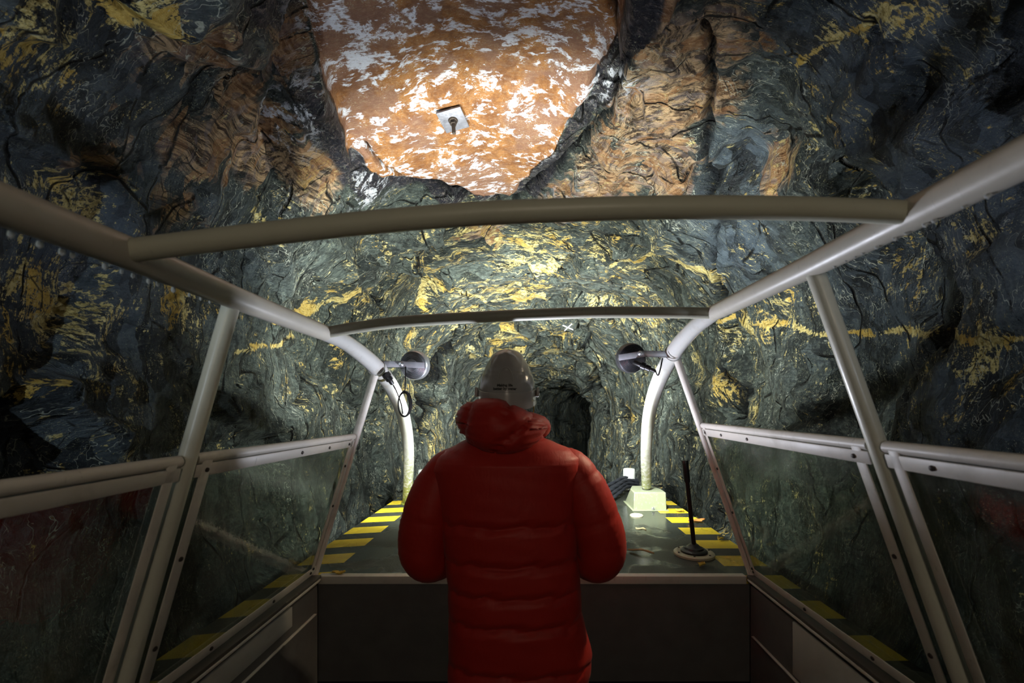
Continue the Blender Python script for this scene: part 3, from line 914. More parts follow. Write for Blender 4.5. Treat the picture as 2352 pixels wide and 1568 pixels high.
# crossbars
B1 = [P(x, y, 0.79) for x, y in ((285, 577), (520, 548), (800, 516), (1000, 498), (1176, 487), (1500, 477), (1800, 478), (2110, 489))]
B2 = [P(x, y, 1.65) for x, y in ((745, 764), (900, 741), (1100, 728), (1240, 722), (1400, 717), (1640, 719))]
MB().tube(B1, 0.0205, 20, sub=6).build('crossbar', M['bar'], boat)
MB().tube(B2, 0.0215, 20, sub=6).build('crossbar', M['bar'], boat)

# beads of water hanging under the rails
rd = random.Random(5)
dr = MB()
for pts_, lo, hi, n_ in ((RL, 0.62, 1.06, 13), (RR, 0.66, 1.02, 11)):
    a_, b_ = pts_[1], pts_[4]
    for q in range(n_):
        y_ = lo + (hi - lo) * (q + rd.random() * 0.7) / n_
        c_ = a_ + (b_ - a_) * (y_ / b_.y)
        h_ = 0.0035 + 0.0025 * rd.random()
        dr.lathe([(0.0005, -h_ * 1.5), (h_ * 0.7, -h_), (h_ * 0.8, -h_ * 0.4), (h_ * 0.6, 0.003)], c_ + Vector((0.006 * (1 if a_.x < 0 else -1) * 0.2, 0, -0.0305)), seg=10)
drops = dr.build('water_beads', M['water_bead'], boat)
drops['kind'] = 'stuff'

# canopy posts
PL = (R3(-0.782, 1.13, 0.262), R3(-1.0, 1.03, -0.772))
PR = (R3(0.70, 1.075, 0.33), R3(1.03, 0.985, -0.772))
FL = (P(864, 850, 2.2), R3(-1.004, 2.0, -0.772))
FR = (P(1552, 816, 2.2), R3(1.012, 2.0, -0.772))
for a, b_ in (PL, PR):
    MB().tube([a, b_], 0.0205, 20).build('canopy_post', M['post'], boat)
for a, b_ in (FL, FR):
    MB().tube([a, b_], 0.0185, 20).build('canopy_post', M['frame'], boat)
for s, x in ((-1, -1.0), (1, 1.02)):                                   # stern posts, behind the photographer
    MB().tube([R3(s * 0.72, -1.0, 0.30), R3(x, -1.0, -0.772)], 0.0205, 16).build('canopy_post', M['post'], boat)


def lerp(a, b, t):
    return a + (b - a) * t


def window(corners, inward, screws, name_label):
    """corners: top front, top rear, bottom rear, bottom front; flat strips hold the pane, a tube caps the top"""
    tf, tr, br, bf = corners
    cen = (tf + tr + br + bf) / 4
    n = (tr - tf).cross(bf - tf).normalized()
    if n.dot(Vector(inward)) < 0: n = -n
    off = n * 0.012

    def toward(p, k):                                                   # pull a corner toward the middle of the window
        return p + (cen - p).normalized() * k
    f = MB()
    w = 0.034
    dt, dv = (bf - tf).normalized(), (tr - tf).normalized()
    f.tube([tf, tr], 0.0145, 16)
    f.beam(tf + dt * 0.030 + off, tr + dt * 0.030 + off, w, 0.004, n)
    f.beam(bf - dt * 0.006 + off, br - dt * 0.006 + off, w, 0.004, n)
    f.beam(tf + dv * 0.030 + off, bf + dv * 0.030 + off, w * 0.85, 0.004, n)
    f.beam(tr - dv * 0.034 + off, br - dv * 0.034 + off, w, 0.004, n)
    fr = f.build('window_frame', M['frame'], boat, True, 30)
    pane = MB()
    th = n * 0.003
    c = [tf, tr, br, bf]
    q = [p - th for p in c] + [p + th for p in c]
    pane.add(q, [(0, 1, 2, 3), (7, 6, 5, 4), (0, 4, 5, 1), (1, 5, 6, 2), (2, 6, 7, 3), (3, 7, 4, 0)])
    pane.build('window_pane', M['glass'], fr, False)
    for a, b_, shift, ts in ((tf, tr, dt * 0.030, screws[0]), (bf, br, -dt * 0.006, screws[1]), (tf, bf, dv * 0.030, screws[2]), (tr, br, -dv * 0.034, screws[3])):
        for t in ts:
            p = lerp(a, b_, t) + shift + off + n * 0.002
            MB().lathe([(0.0065, 0), (0.006, 0.003), (0.003, 0.005)], p, n, 10).build('screw', M['screw'], fr)
    return fr


wl = [R3(-0.866, 2.11, -0.142), R3(-0.865, 1.115, -0.1325), R3(-0.998, 1.055, -0.742), R3(-1.002, 1.985, -0.742)]
window(wl, (1, 0, 0.2), ((0.06, 0.26, 0.48, 0.96), (0.05, 0.35, 0.70), (0.22, 0.52, 0.97), (0.42, 0.78)), 'front')
wr = [R3(0.830, 2.11, -0.088), R3(0.827, 1.065, -0.092), R3(1.024, 1.01, -0.742), R3(1.010, 1.985, -0.742)]
window(wr, (-1, 0, 0.2), ((0.03, 0.2, 0.42, 0.95), (0.03, 0.4, 0.72), (0.3, 0.6, 0.97), (0.42, 0.78)), 'front')
window([R3(-0.865, 1.065, -0.1325), R3(-0.865, -0.95, -0.13), R3(-1.0, -0.95, -0.742), R3(-1.0, 1.005, -0.742)], (1, 0, 0.2), ((0.3,), (), (), ()), 'near')
window([R3(0.827, 1.015, -0.092), R3(0.827, -0.95, -0.10), R3(1.024, -0.95, -0.742), R3(1.026, 0.96, -0.742)], (-1, 0, 0.2), ((0.06, 0.3), (), (), ()), 'near')

# foot box of the right hoop, bollards, deck fitting
bx = Vector((0.892, 3.44, DECK))
f = MB()
hx, hy, h = 0.125, 0.155, 0.137
low = [(-hx, -hy, 0), (hx, -hy, 0), (hx, hy, 0), (-hx, hy, 0)]
mid = [(-hx * 0.96, -hy * 0.97, h), (hx * 0.96, -hy * 0.97, h)]
v = low + [(-hx * .96, -hy * .97, h), (hx * .96, -hy * .97, h), (hx * .96, -hy * .15, h * 1.02), (hx * .6, hy * .75, h * 1.02), (-hx * .6, hy * .75, h * 1.02), (-hx * .96, -hy * .15, h * 1.02),
           (hx * .98, hy * .7, 0), (-hx * .98, hy * .7, 0)]
v = [bx + Vector(p) for p in v]
f.add(v, [(0, 1, 5, 4), (1, 10, 6, 5), (10, 2, 7, 6), (2, 3, 8, 7), (3, 11, 9, 8), (11, 0, 4, 9), (4, 5, 6, 7, 8, 9), (0, 11, 3, 2, 10, 1)])
fb = f.build('hoop_foot_box', M['box'], boat, True, 20)
bev = fb.modifiers.new('bevel', 'BEVEL'); bev.width = 0.006; bev.segments = 2
MB().box(bx + Vector((0, -0.005, 0.003)), (0.275, 0.335, 0.006), bevel=0.002).build('foot_box_flange', M['box'], boat)
MB().lathe([(0.010, 0), (0.010, 0.012), (0.006, 0.016)], bx + Vector((0.02, -0.153, 0.016)), (0, -1, 0.1), 14).build('drain_plug', M['steel'], boat)
for p in (P(1445, 1117, 4.12), P(974, 1124, 4.05)):
    p.z = DECK
    MB().lathe([(0.055, 0), (0.055, 0.19), (0.050, 0.20), (0.030, 0.203)], p, seg=28).build('bollard', M['white'], boat)
    bm_ = MB().lathe([(0.07, 0), (0.07, 0.010), (0.058, 0.016)], p, seg=28).build('bollard_foot', M['white'], boat)
p = P(1462, 1184, 3.13); p.z = DECK
MB().lathe([(0.047, 0), (0.047, 0.006), (0.041, 0.010), (0.030, 0.006), (0.029, 0.004), (0.018, 0.005), (0.017, 0.010), (0.004, 0.011)], p, seg=28).build('deck_filler_cap', M['ivory'], boat)


# ------------------------------------------------------------------ floodlights on the bow hoops
def floodlight(c, tilt, mat, label, arm_a, arm_b, arm_c, knob):
    root = empty('floodlight', c, label, 'floodlight', 'floodlights on the bow hoops')
    ax = Vector(tilt).normalized()
    prof = [(0.030, 0.0)]
    r = 0.034
    prof += [(0.034, 0.001)]
    for k in range(7):
        z = 0.004 + 0.0022 * k
        prof += [(r + 0.0010, z), (r + 0.0012, z + 0.011), (r + 0.0034, z + 0.011), (r + 0.0036, z)]
        r += 0.0058
    prof += [(0.0765, 0.024), (0.0785, 0.030), (0.0785, 0.060), (0.072, 0.062)]
    prof.insert(0, (0.004, -0.001))
    MB().lathe(prof, c, ax, 48, caps=True).build('housing', mat, root, True, 25)
    MB().lathe([(0.071, 0.0), (0.071, 0.002)], Vector(c) + ax * 0.0615, ax, 40).build('lens', M['lens'], root)
    ba = MB()
    ba.beam(arm_a, arm_b, 0.032, 0.004, (0, -1, 0))
    ba.beam(arm_b - (arm_b - arm_a).normalized() * 0.012 + Vector((0, -0.004, 0)), arm_c, 0.032, 0.004, (0, -1, 0))
    br = ba.build('bracket', M['bracket'], root, True, 30)
    MB().lathe([(0.013, 0), (0.013, 0.008), (0.010, 0.011), (0.010, 0.018), (0.007, 0.021)], knob, (0, -1, 0), 18).build('knob', M['steel'], br)
    return root


CL, CR = P(945, 839, 2.29), P(1457, 823, 2.24)
fl = floodlight(CL, (0.18, 1, 0.12), M['alu'], 'round floodlight with pale ribbed back and hanging cable loop on left hoop',
                P(864, 836, 2.21), P(925, 836, 2.255), P(975, 839, 2.285), P(922, 836, 2.245))
fr_ = floodlight(CR, (-0.22, 1, 0.14), M['dark_alu'], 'round floodlight with dark ribbed back and plugged cable on right hoop',
                 P(1546, 814, 2.17), P(1474, 812, 2.19), P(1421, 821, 2.22), P(1470, 811, 2.18))
cb = MB()
path = [P(932, 842, 2.255), P(931, 870, 2.25), P(930, 898, 2.25)]
cb.tube(path, 0.0035, 8, sub=4)
cc = P(929, 929, 2.25)
for k in range(4):
    ra, rb = 0.029 + 0.0022 * k, 0.062 + 0.002 * (k % 2)
    loop = [cc + Vector((ra * math.sin(a), 0.006 * (k - 1.5), -rb * math.cos(a) + 0.004 * (k % 2))) for a in [2 * PI * i / 40 for i in range(41)]]
    cb.tube(loop, 0.0033, 8, caps=False)
cb.lathe([(0.008, -0.006), (0.010, 0.0), (0.008, 0.006)], P(929, 900, 2.25), (1, 0, 0.2), 10)
cb.build('cable_loop', M['black_cable'], fl)
pa, pb = P(884, 856, 2.17), P(903, 884, 2.20)
ax = (pb - pa).normalized()
MB().lathe([(0.008, 0), (0.021, 0.004), (0.022, 0.022), (0.016, 0.024), (0.018, 0.028), (0.018, 0.044), (0.012, 0.046), (0.010, 0.066), (0.006, 0.070)], pa, ax, 20).build('cable_plug', M['black_rubber'], fl)
MB().tube([pb, P(911, 899, 2.2), P(921, 926, 2.2), P(925, 950, 2.22)], 0.0030, 8, sub=4).build('cable', M['black_cable'], fl)
pa, pb = P(1455, 831, 2.2), P(1506, 853, 2.16)
ax = (pb - pa).normalized()
MB().lathe([(0.009, 0), (0.012, 0.004), (0.013, 0.04), (0.019, 0.044), (0.019, 0.064), (0.015, 0.066), (0.016, 0.09), (0.010, 0.092), (0.009, 0.118), (0.005, 0.122)], pa, ax, 20).build('cable_plug', M['black_rubber'], fr_)
MB().tube([pb, P(1511, 862, 2.15), P(1516, 850, 2.14), P(1522, 822, 2.14)], 0.0035, 8, sub=5).build('cable', M['black_cable'], fr_)

# ------------------------------------------------------------------ lever on the foredeck
c = P(1594, 1275, 2.31); c.z = DECK
lev = empty('deck_lever', c, 'black upright lever on a round ivory plate on the right foredeck', 'lever')
MB().lathe([(0.104, 0), (0.104, 0.010), (0.098, 0.015), (0.080, 0.016), (0.066, 0.013)], c, seg=40).build('base_plate', M['ivory'], lev)
for k in range(6):
    a = 2 * PI * k / 6 + 0.2
    MB().lathe([(0.006, 0), (0.005, 0.003)], c + Vector((0.088 * math.cos(a), 0.088 * math.sin(a), 0.0155)), seg=8).build('plate_screw', M['screw'], lev)
MB().lathe([(0.068, 0.013), (0.068, 0.022), (0.058, 0.030), (0.050, 0.030), (0.046, 0.038), (0.036, 0.040), (0.024, 0.052), (0.018, 0.056)], c, seg=32).build('rubber_gaiter', M['black_rubber'], lev)
top = P(1573, 1057, 2.31)
base = c + Vector((0, 0, 0.05))
MB().tube([base, lerp(base, top, 0.76)], 0.0115, 14).build('rod', M['rusty_rod'], lev)
MB().tube([lerp(base, top, t) for t in (0.74, 0.76, 0.97, 0.975, 1.0)], [0.014, 0.0165, 0.0165, 0.0185, 0.0175], 16).build('grip', M['black_rubber'], lev)


# ------------------------------------------------------------------ mooring rope
def rope(path, r, turns_per_m=22, sub=14):
    pts, _ = spline([Vector(p) for p in path], [r] * len(path), sub)
    mb = MB()
    n = len(pts); seg = 12
    vs, fs = [], []
    s = 0; u = Vector((0, 0, 1)); 
    for i in range(n):
        t = (pts[min(i + 1, n - 1)] - pts[max(i - 1, 0)]).normalized()
        if i: s += (pts[i] - pts[i - 1]).length
        u = (u - t * u.dot(t)).normalized(); w = t.cross(u)
        for k in range(seg):
            a = 2 * PI * k / seg
            rr = r * (1 + 0.20 * math.cos(3 * a - s * turns_per_m * 2 * PI / 3 * 1.0))
            vs.append(pts[i] + (u * math.cos(a) + w * math.sin(a)) * rr)
    for i in range(n - 1):
        for k in range(seg):
            k2 = (k + 1) % seg
            fs.append((i * seg + k, i * seg + k2, (i + 1) * seg + k2, (i + 1) * seg + k))
    fs.append(tuple(range(seg - 1, -1, -1))); fs.append(tuple((n - 1) * seg + k for k in range(seg)))
    return vs, fs


rr = 0.014
path = []
for k in range(7):                                                     # long bights laid back and forth beside the box
    o = k * 0.045
    lift = 0.016 + 0.024 * (k % 3) + 0.012 * (k // 3)
    seq = [(0.50 + 0.01 * k, 3.50 + o), (0.62, 3.53 + o), (0.74, 3.70 + o * 0.9), (0.86, 3.92 + o * 0.6), (0.98, 4.05 + o * 0.35)]
    zz = [lift, lift + 0.01, lift + 0.035, lift + 0.05, lift + 0.02]
    q = [Vector((x, y, DECK + z)) for (x, y), z in zip(seq, zz)]
    path += q if k % 2 == 0 else q[::-1]
vs, fs = rope(path, rr, 26, 16)
o = MB().add(vs, fs).build('mooring_rope', M['navy_rope'], None, True, 60)
tag(o, 'dark navy twisted mooring rope laid in a bundle beside the white foot box', 'rope')


# ------------------------------------------------------------------ fallen leaves on the deck
def leaf(px, py, d, L, W, rot, mat, label, seed):
    c = P(px, py, d); c.z = DECK + 0.002
    rnd = random.Random(seed)
    vs, fs = [], []
    nu, nv = 9, 5
    for i in range(nu):
        t = i / (nu - 1)
        wid = W * math.sin(PI * min(1, t * 0.94 + 0.03)) ** 0.8 * (1 + 0.25 * math.sin(t * 21 + seed))
        for j in range(nv):
            s = (j / (nv - 1) - 0.5)
            x = (t - 0.5) * L; y = s * wid
            z = 0.010 * (abs(s) * 2) ** 2 + 0.004 * math.sin(t * 7 + seed) + 0.005 + 0.003 * rnd.random()
            vs.append(c + Vector((x * math.cos(rot) - y * math.sin(rot), x * math.sin(rot) + y * math.cos(rot), z)))
    for i in range(nu - 1):
        for j in range(nv - 1):
            a = i * nv + j
            fs.append((a, a + 1, a + nv + 1, a + nv))
    o = MB().add(vs, fs).build('fallen_leaf', mat, None, True, 80)
    so = o.modifiers.new('thickness', 'SOLIDIFY'); so.thickness = 0.0015
    tag(o, label, 'leaf')


leaf(1600, 1200, 2.95, 0.13, 0.06, 0.25, M['leaf_b'], 'large orange brown leaf on the right deck edge behind the lever', 1)
leaf(1561, 1178, 3.24, 0.06, 0.04, -0.4, M['leaf_y'], 'small yellow leaf beside the white foot box on the stripes', 2)
leaf(1472, 1220, 2.74, 0.07, 0.035, -0.6, M['leaf_p'], 'pale curled dead leaf on wet deck below the filler cap', 3)
leaf(1472, 1270, 2.33, 0.14, 0.016, -0.45, M['leaf_p'], 'long thin dead leaf on deck beside the red sleeve', 4)
leaf(1655, 1241, 2.55, 0.05, 0.03, 0.6, M['leaf_y'], 'yellow brown leaf lying on the yellow stripe right of lever', 5)
leaf(1612, 1303, 2.13, 0.06, 0.035, 0.9, M['leaf_y'], 'yellow leaf on deck in front of the lever plate', 6)
leaf(778, 1322, 2.022, 0.06, 0.028, 0.1, M['leaf_y'], 'yellow leaf on the trim at the left end of deck edge', 7)

# ------------------------------------------------------------------ rock bolt plate and chalk cross on the rock
from mathutils.bvhtree import BVHTree
BV = {}
for nm in ('ceiling', 'wall_left', 'wall_right'):
    me = bpy.data.objects[nm].data
    BV[nm] = BVHTree.FromPolygons([v.co for v in me.vertices], [tuple(p.vertices) for p in me.polygons])


def rock_hit(px, py):
    d = (P(px, py, 1.0) - EYE).normalized()
    best = None
    for t in BV.values():
        h = t.ray_cast(EYE, d)
        if h[0] is not None and (best is None or h[3] < best[3]):
            best = h
    return best[0], best[1]


pts = [rock_hit(x, y)[0] for x, y in ((985, 235), (1095, 230), (1090, 300), (1000, 300))]
c = sum(pts, Vector()) / 4
nn = (pts[1] - pts[0]).cross(pts[3] - pts[0]).normalized()
if nn.z > 0: nn = -nn
nn = (nn + Vector((0, -0.15, -0.5))).normalized()
c = rock_hit(1040, 268)[0] + nn * 0.022
bp = empty('rock_bolt_plate', c, 'square steel rock bolt plate on the orange ceiling slab', 'bolt plate')
xa = Vector((0.97, -0.22, 0)); xa = (xa - nn * xa.dot(nn)).normalized()
ya = nn.cross(xa)
Rm = Matrix((xa, ya, nn)).transposed()
MB().box(c, (0.155, 0.155, 0.012), Rm, 0.002).build('plate', M['plate'], bp)
nb = MB().lathe([(0.030, 0.0), (0.026, 0.008), (0.018, 0.009)], c + nn * 0.006, nn, 24).build('washer', M['rust'], bp)
MB().lathe([(0.021, 0.0), (0.021, 0.020)], c + nn * 0.014, nn, 6).build('nut', M['rust'], bp, False)
MB().lathe([(0.0115, 0.0), (0.0115, 0.085), (0.009, 0.088)], c + nn * 0.010, nn, 14).build('threaded_rod', M['rust'], bp)


def chalk_stroke(pix, w):
    mb = MB()
    hits = []
    for i in range(len(pix) - 1):
        for k in range(6):
            t = k / 5
            hits.append(rock_hit(pix[i][0] + (pix[i + 1][0] - pix[i][0]) * t, pix[i][1] + (pix[i + 1][1] - pix[i][1]) * t))
    pts = [h + (EYE - h).normalized() * 0.012 for h, n_ in hits]
    pts = [p for i, p in enumerate(pts) if i == 0 or (p - pts[i - 1]).length > 1e-4]
    mb.tube(pts, w, 8)
    return mb


k1 = chalk_stroke([(1293, 747), (1316, 757)], 0.008)
k2 = chalk_stroke([(1313, 744), (1297, 759)], 0.008)
k1.add(k2.v, k2.f)
tag(k1.build('chalk_cross', M['chalk'], None), 'small white cross marked on the rock above the tunnel bend', 'chalk mark')

# ------------------------------------------------------------------ the person
KP = 1.64 / FPX


def J(px, py, dy=0.0):
    """a point of the figure in the plane through its middle, dy metres toward the bow"""
    return Vector(((px - 1222) * KP, 1.66 + dy, EYE.z - (py - 935) * KP))


person = empty('person', (-0.06, 1.66, FLOOR_Z), 'person seen from behind in red quilted hooded jacket and white helmet', 'person')


def skin_mesh(name, nodes, edges, mat, parent, root, levels=2):
    me = bpy.data.meshes.new(name)
    pos = [Vector(n[0]) for n in nodes]
    off = Vector(parent.location)
    me.from_pydata([tuple(p - off) for p in pos], edges, [])
    o = bpy.data.objects.new(name, me)
    COL.objects.link(o)
    o.parent = parent
    me.materials.append(mat)
    sk = o.modifiers.new('skin', 'SKIN'); sk.use_smooth_shade = True
    lay = me.skin_vertices[0].data if me.skin_vertices else None
    if lay is None:
        me.attributes.new('skin', 'FLOAT', 'POINT')
    for i, nd in enumerate(nodes):
        r = nd[1]
        me.skin_vertices[0].data[i].radius = (r if isinstance(r, tuple) else (r, r))
        me.skin_vertices[0].data[i].use_root = (i == root)
    ss_ = o.modifiers.new('sub', 'SUBSURF'); ss_.levels = levels; ss_.render_levels = levels
    return o


# body: one skinned figure, hands together in front of the chest
nodes, edges, nid = [], [], {}


def node(k, p, r, par=None):
    nid[k] = len(nodes)
    nodes.append((Vector(p), r))
    if par is not None:
        edges.append((nid[par], nid[k]))


CX, Y0 = -0.062, 1.66
node('pelvis', (CX, Y0, 0.92), (0.145, 0.11))
node('waist', (CX, Y0, 1.06), (0.13, 0.10), 'pelvis')
node('chest', (CX, Y0, 1.24), (0.15, 0.11), 'waist')
node('upper', (CX, Y0, 1.37), (0.13, 0.09), 'chest')
node('neck', (CX - 0.02, Y0 + 0.005, 1.47), 0.055, 'upper')
node('skullbase', (CX - 0.034, Y0 + 0.03, 1.56), (0.062, 0.07), 'neck')
node('head', (CX - 0.036, Y0 + 0.04, 1.655), (0.074, 0.092), 'skullbase')
node('crown', (CX - 0.036, Y0 + 0.03, 1.72), (0.060, 0.075), 'head')
for s, k in ((-1, 'L'), (1, 'R')):
    node('hip' + k, (CX + s * 0.095, Y0, 0.86), 0.095, 'pelvis')
    node('knee' + k, (CX + s * 0.115, Y0 + 0.02, 0.53), 0.058, 'hip' + k)
    node('ankle' + k, (CX + s * 0.12, Y0 - 0.02, 0.19), 0.040, 'knee' + k)
    node('toe' + k, (CX + s * 0.135, Y0 + 0.13, 0.145), 0.030, 'ankle' + k)
    sx = -0.335 if s < 0 else 0.185
    node('sh' + k, (CX + s * 0.165, Y0, 1.385), 0.06, 'upper')
    node('el' + k, (-0.40 if s < 0 else 0.252, Y0 - 0.0, 1.03), 0.042, 'sh' + k)
    node('wr' + k, (CX + s * 0.085, Y0 + 0.27, 1.03), 0.028, 'el' + k)
    node('palm' + k, (CX + s * 0.050, Y0 + 0.335, 1.045), (0.034, 0.020), 'wr' + k)
    wq = nodes[nid['palm' + k]][0]
    for q, (dz, ln) in enumerate(((0.030, 0.072), (0.010, 0.080), (-0.010, 0.074), (-0.028, 0.058))):
        a = wq + Vector((-s * 0.008, 0.034, dz * 0.9))
        node('f%s%d' % (k, q), a, 0.0095, 'palm' + k)
        node('g%s%d' % (k, q), a + Vector((-s * ln * 0.28, ln * 0.38, 0.0)), 0.0088, 'f%s%d' % (k, q))
        node('h%s%d' % (k, q), a + Vector((-s * ln * 0.66, ln * 0.46, -0.002)), 0.0078, 'g%s%d' % (k, q))
    node('t1' + k, wq + Vector((s * 0.004, 0.000, 0.036)), 0.011, 'palm' + k)
    node('t2' + k, wq + Vector((-s * 0.012, 0.026, 0.058)), 0.0095, 't1' + k)
    node('t3' + k, wq + Vector((-s * 0.024, 0.048, 0.062)), 0.008, 't2' + k)
body = skin_mesh('body', nodes, edges, M['skin'], person, 0)
HC = Vector((CX - 0.036, Y0 + 0.03, 1.65))
face = MB()
face.lathe([(0.004, 0), (0.014, -0.012), (0.016, -0.03), (0.010, -0.045)], HC + Vector((0, 0.128, 0.01)), (0, -0.35, 1), 14)
face.build('nose', M['skin'], body)
for s in (-1, 1):
    MB().lathe([(0.001, -0.011), (0.008, -0.007), (0.011, 0), (0.008, 0.007), (0.001, 0.011)], HC + Vector((s * 0.032, 0.103, 0.012)), seg=14).build('eye', M['eye'], body)
    e = MB()
    vs, fs = [], []
    for i in range(9):
        for j in range(12):
            a, b_ = -PI / 2 + PI * i / 8, 2 * PI * j / 12
            vs.append(HC + Vector((s * (0.083 + 0.008 * math.cos(a) * math.cos(b_)), 0.005 + 0.020 * math.cos(a) * math.sin(b_), -0.012 + 0.033 * math.sin(a))))
    for i in range(8):
        for j in range(12):
            fs.append((i * 12 + j, i * 12 + (j + 1) % 12, (i + 1) * 12 + (j + 1) % 12, (i + 1) * 12 + j))
    e.add(vs, fs).build('ear', M['skin'], body)
MB().tube([HC + Vector((-0.024, 0.112, -0.058)), HC + Vector((0, 0.121, -0.056)), HC + Vector((0.024, 0.112, -0.058))], [0.004, 0.007, 0.004], 10, sub=4).build('mouth', simple('lips', (0.42, 0.18, 0.15), 0.45), body)


def ring_loft(rings, seg, fn, mat, name, parent, cap=True):
    """rings: parameter list; fn(ring, angle) gives a point"""
    vs, fs = [], []
    for rg in rings:
        for k in range(seg):
            vs.append(fn(rg, 2 * PI * k / seg))
    n = len(rings)
    for i in range(n - 1):
        for k in range(seg):
            k2 = (k + 1) % seg
            fs.append((i * seg + k, i * seg + k2, (i + 1) * seg + k2, (i + 1) * seg + k))
    if cap:
        fs.append(tuple(range(seg - 1, -1, -1))); fs.append(tuple((n - 1) * seg + k for k in range(seg)))
    return MB().add(vs, fs).build(name, mat, parent, True, 180)


def rnd1(x):
    return math.sin(x * 12.9898 + 4.1) * 0.5 + math.sin(x * 7.233 + 1.3) * 0.5


# hair at the back of the head, trousers and boots
ring_loft([(-0.075, 0.070), (-0.06, 0.080), (-0.02, 0.087), (0.03, 0.085)], 28,
          lambda r, a: HC + Vector((r[1] * math.cos(a) * 0.98, r[1] * math.sin(a) * 1.10 - 0.012 if math.sin(a) < 0.2 else r[1] * 0.2, r[0])), M['hair'], 'hair', person)
for s, k in ((-1, 'L'), (1, 'R')):
    hip, kn, an = (nodes[nid[x + k]][0] for x in ('hip', 'knee', 'ankle'))
    MB().tube([hip + Vector((0, 0, 0.10)), hip, kn, lerp(kn, an, 0.6), an + Vector((0, 0, 0.03))], [0.12, 0.115, 0.085, 0.075, 0.072], 20, sub=5).build('trouser_leg', M['trousers'], person, True, 80)
    bt = MB()
    fwd = [(-0.085, 0.040), (-0.06, 0.052), (0.02, 0.054), (0.10, 0.056), (0.17, 0.046), (0.20, 0.025)]
    vs, fs = [], []
    for y, w in fwd:
        hgt = 0.11 if y < 0.03 else 0.085 - (y - 0.03) * 0.22
        for q in range(16):
            a = 2 * PI * q / 16
            vs.append(Vector((an.x + s * y * 0.12 + w * math.cos(a), an.y + y, FLOOR_Z + 0.001 + max(0, hgt * (0.5 + 0.5 * math.sin(a))))))
    for i in range(len(fwd) - 1):
        for q in range(16):
            fs.append((i * 16 + q, i * 16 + (q + 1) % 16, (i + 1) * 16 + (q + 1) % 16, (i + 1) * 16 + q))
    fs.append(tuple(range(15, -1, -1))); fs.append(tuple(80 + q for q in range(16)))
    bt.add(vs, fs)
    bt.tube([Vector((an.x, an.y - 0.015, FLOOR_Z + 0.07)), Vector((an.x, an.y - 0.01, FLOOR_Z + 0.24))], [0.055, 0.060], 16)
    bt.build('boot', M['boot'], person, True, 60)

# jacket: torso with stitched baffles
PROF = [(1612, 1040, 1336), (1568, 1029, 1350), (1535, 1028, 1358), (1500, 1030, 1361), (1440, 1030, 1345), (1400, 1030, 1337), (1340, 1028, 1334), (1275, 1022, 1326), (1190, 1012, 1324),
        (1120, 1000, 1328), (1075, 992, 1338), (1050, 1004, 1334), (1032, 1026, 1312), (1018, 1052, 1278), (1002, 1084, 1240), (985, 1098, 1226)]
SEAM_Y = [1600, 1510, 1408, 1343, 1276, 1192]


def prof_at(py):
    for (a, l0, r0), (b_, l1, r1) in zip(PROF, PROF[1:]):
        if a >= py >= b_:
            t = (a - py) / (a - b_)
            t = t * t * (3 - 2 * t) * 0.3 + t * 0.7
            return l0 + (l1 - l0) * t, r0 + (r1 - r0) * t
    return PROF[-1][1:] if py < PROF[-1][0] else PROF[0][1:]


def puff(py):
    """0 at a seam, 1 in the middle of a baffle"""
    d = min(abs(py - s) for s in SEAM_Y)
    return min(1.0, (d / 17.0)) ** 0.5


def torso(r, a):
    l, rr_ = prof_at(r)
    c, w = (l + rr_) / 2, (rr_ - l) / 2
    ca, sa = math.cos(a), math.sin(a)
    e = 0.80
    x = math.copysign(abs(ca) ** e, ca) * w
    thick = 0.165 if r > 1060 else 0.165 - (1060 - r) / 75 * 0.075
    y = math.copysign(abs(sa) ** e, sa) * thick
    # seams sag a little and wander; down fills the baffles
    rs = r + 5 * rnd1(a * 1.3 + r * 0.01) * (1 if r > 1150 else 0)
    pf = puff(rs)
    wr_ = 0.005 * rnd1(a * 7 + r * 0.012) + 0.020 * (1 - pf) * rnd1(a * 31 + r * 0.004)
    k = 1 + (pf - 1) * 0.13 + wr_ * (2.0 - pf)
    p = J(c, r)
    return Vector((p.x + x * KP * (1 + (pf - 1) * 0.012), p.y + y * k - (0.012 * (pf - 1) if sa < 0 else 0) * -1 * 0, p.z))


rings = list(np.arange(1612, 984, -3.0))
jk = ring_loft(rings, 96, torso, M['jacket'], 'jacket', person)


def sleeve(path, rads, name):
    pts = [Vector(p) for p in path]
    pp, rr_ = spline(pts, rads, 14)
    n = len(pp)
    vs, fs = [], []
    seg = 36
    u = Vector((1, 0, 0)); s = 0
    for i in range(n):
        t = (pp[min(i + 1, n - 1)] - pp[max(i - 1, 0)]).normalized()
        if i: s += (pp[i] - pp[i - 1]).length
        u = (u - t * u.dot(t)).normalized(); w = t.cross(u)
        ph = (s / 0.155 + 0.35) % 1.0
        d = min(ph, 1 - ph) * 0.155
        pf = min(1, d / 0.028) ** 0.5
        for k in range(seg):
            a = 2 * PI * k / seg
            r = rr_[i] * (1 + 0.05 * (pf - 1) + 0.010 * rnd1(a * 3 + s * 40) + 0.006 * rnd1(a * 8 - s * 90))
            vs.append(pp[i] + (u * math.cos(a) + w * math.sin(a)) * r)
    for i in range(n - 1):
        for k in range(seg):
            k2 = (k + 1) % seg
            fs.append((i * seg + k, i * seg + k2, (i + 1) * seg + k2, (i + 1) * seg + k))
    fs.append(tuple(range(seg - 1, -1, -1))); fs.append(tuple((n - 1) * seg + k for k in range(seg)))
    return MB().add(vs, fs).build(name, M['jacket'], jk, True, 180)


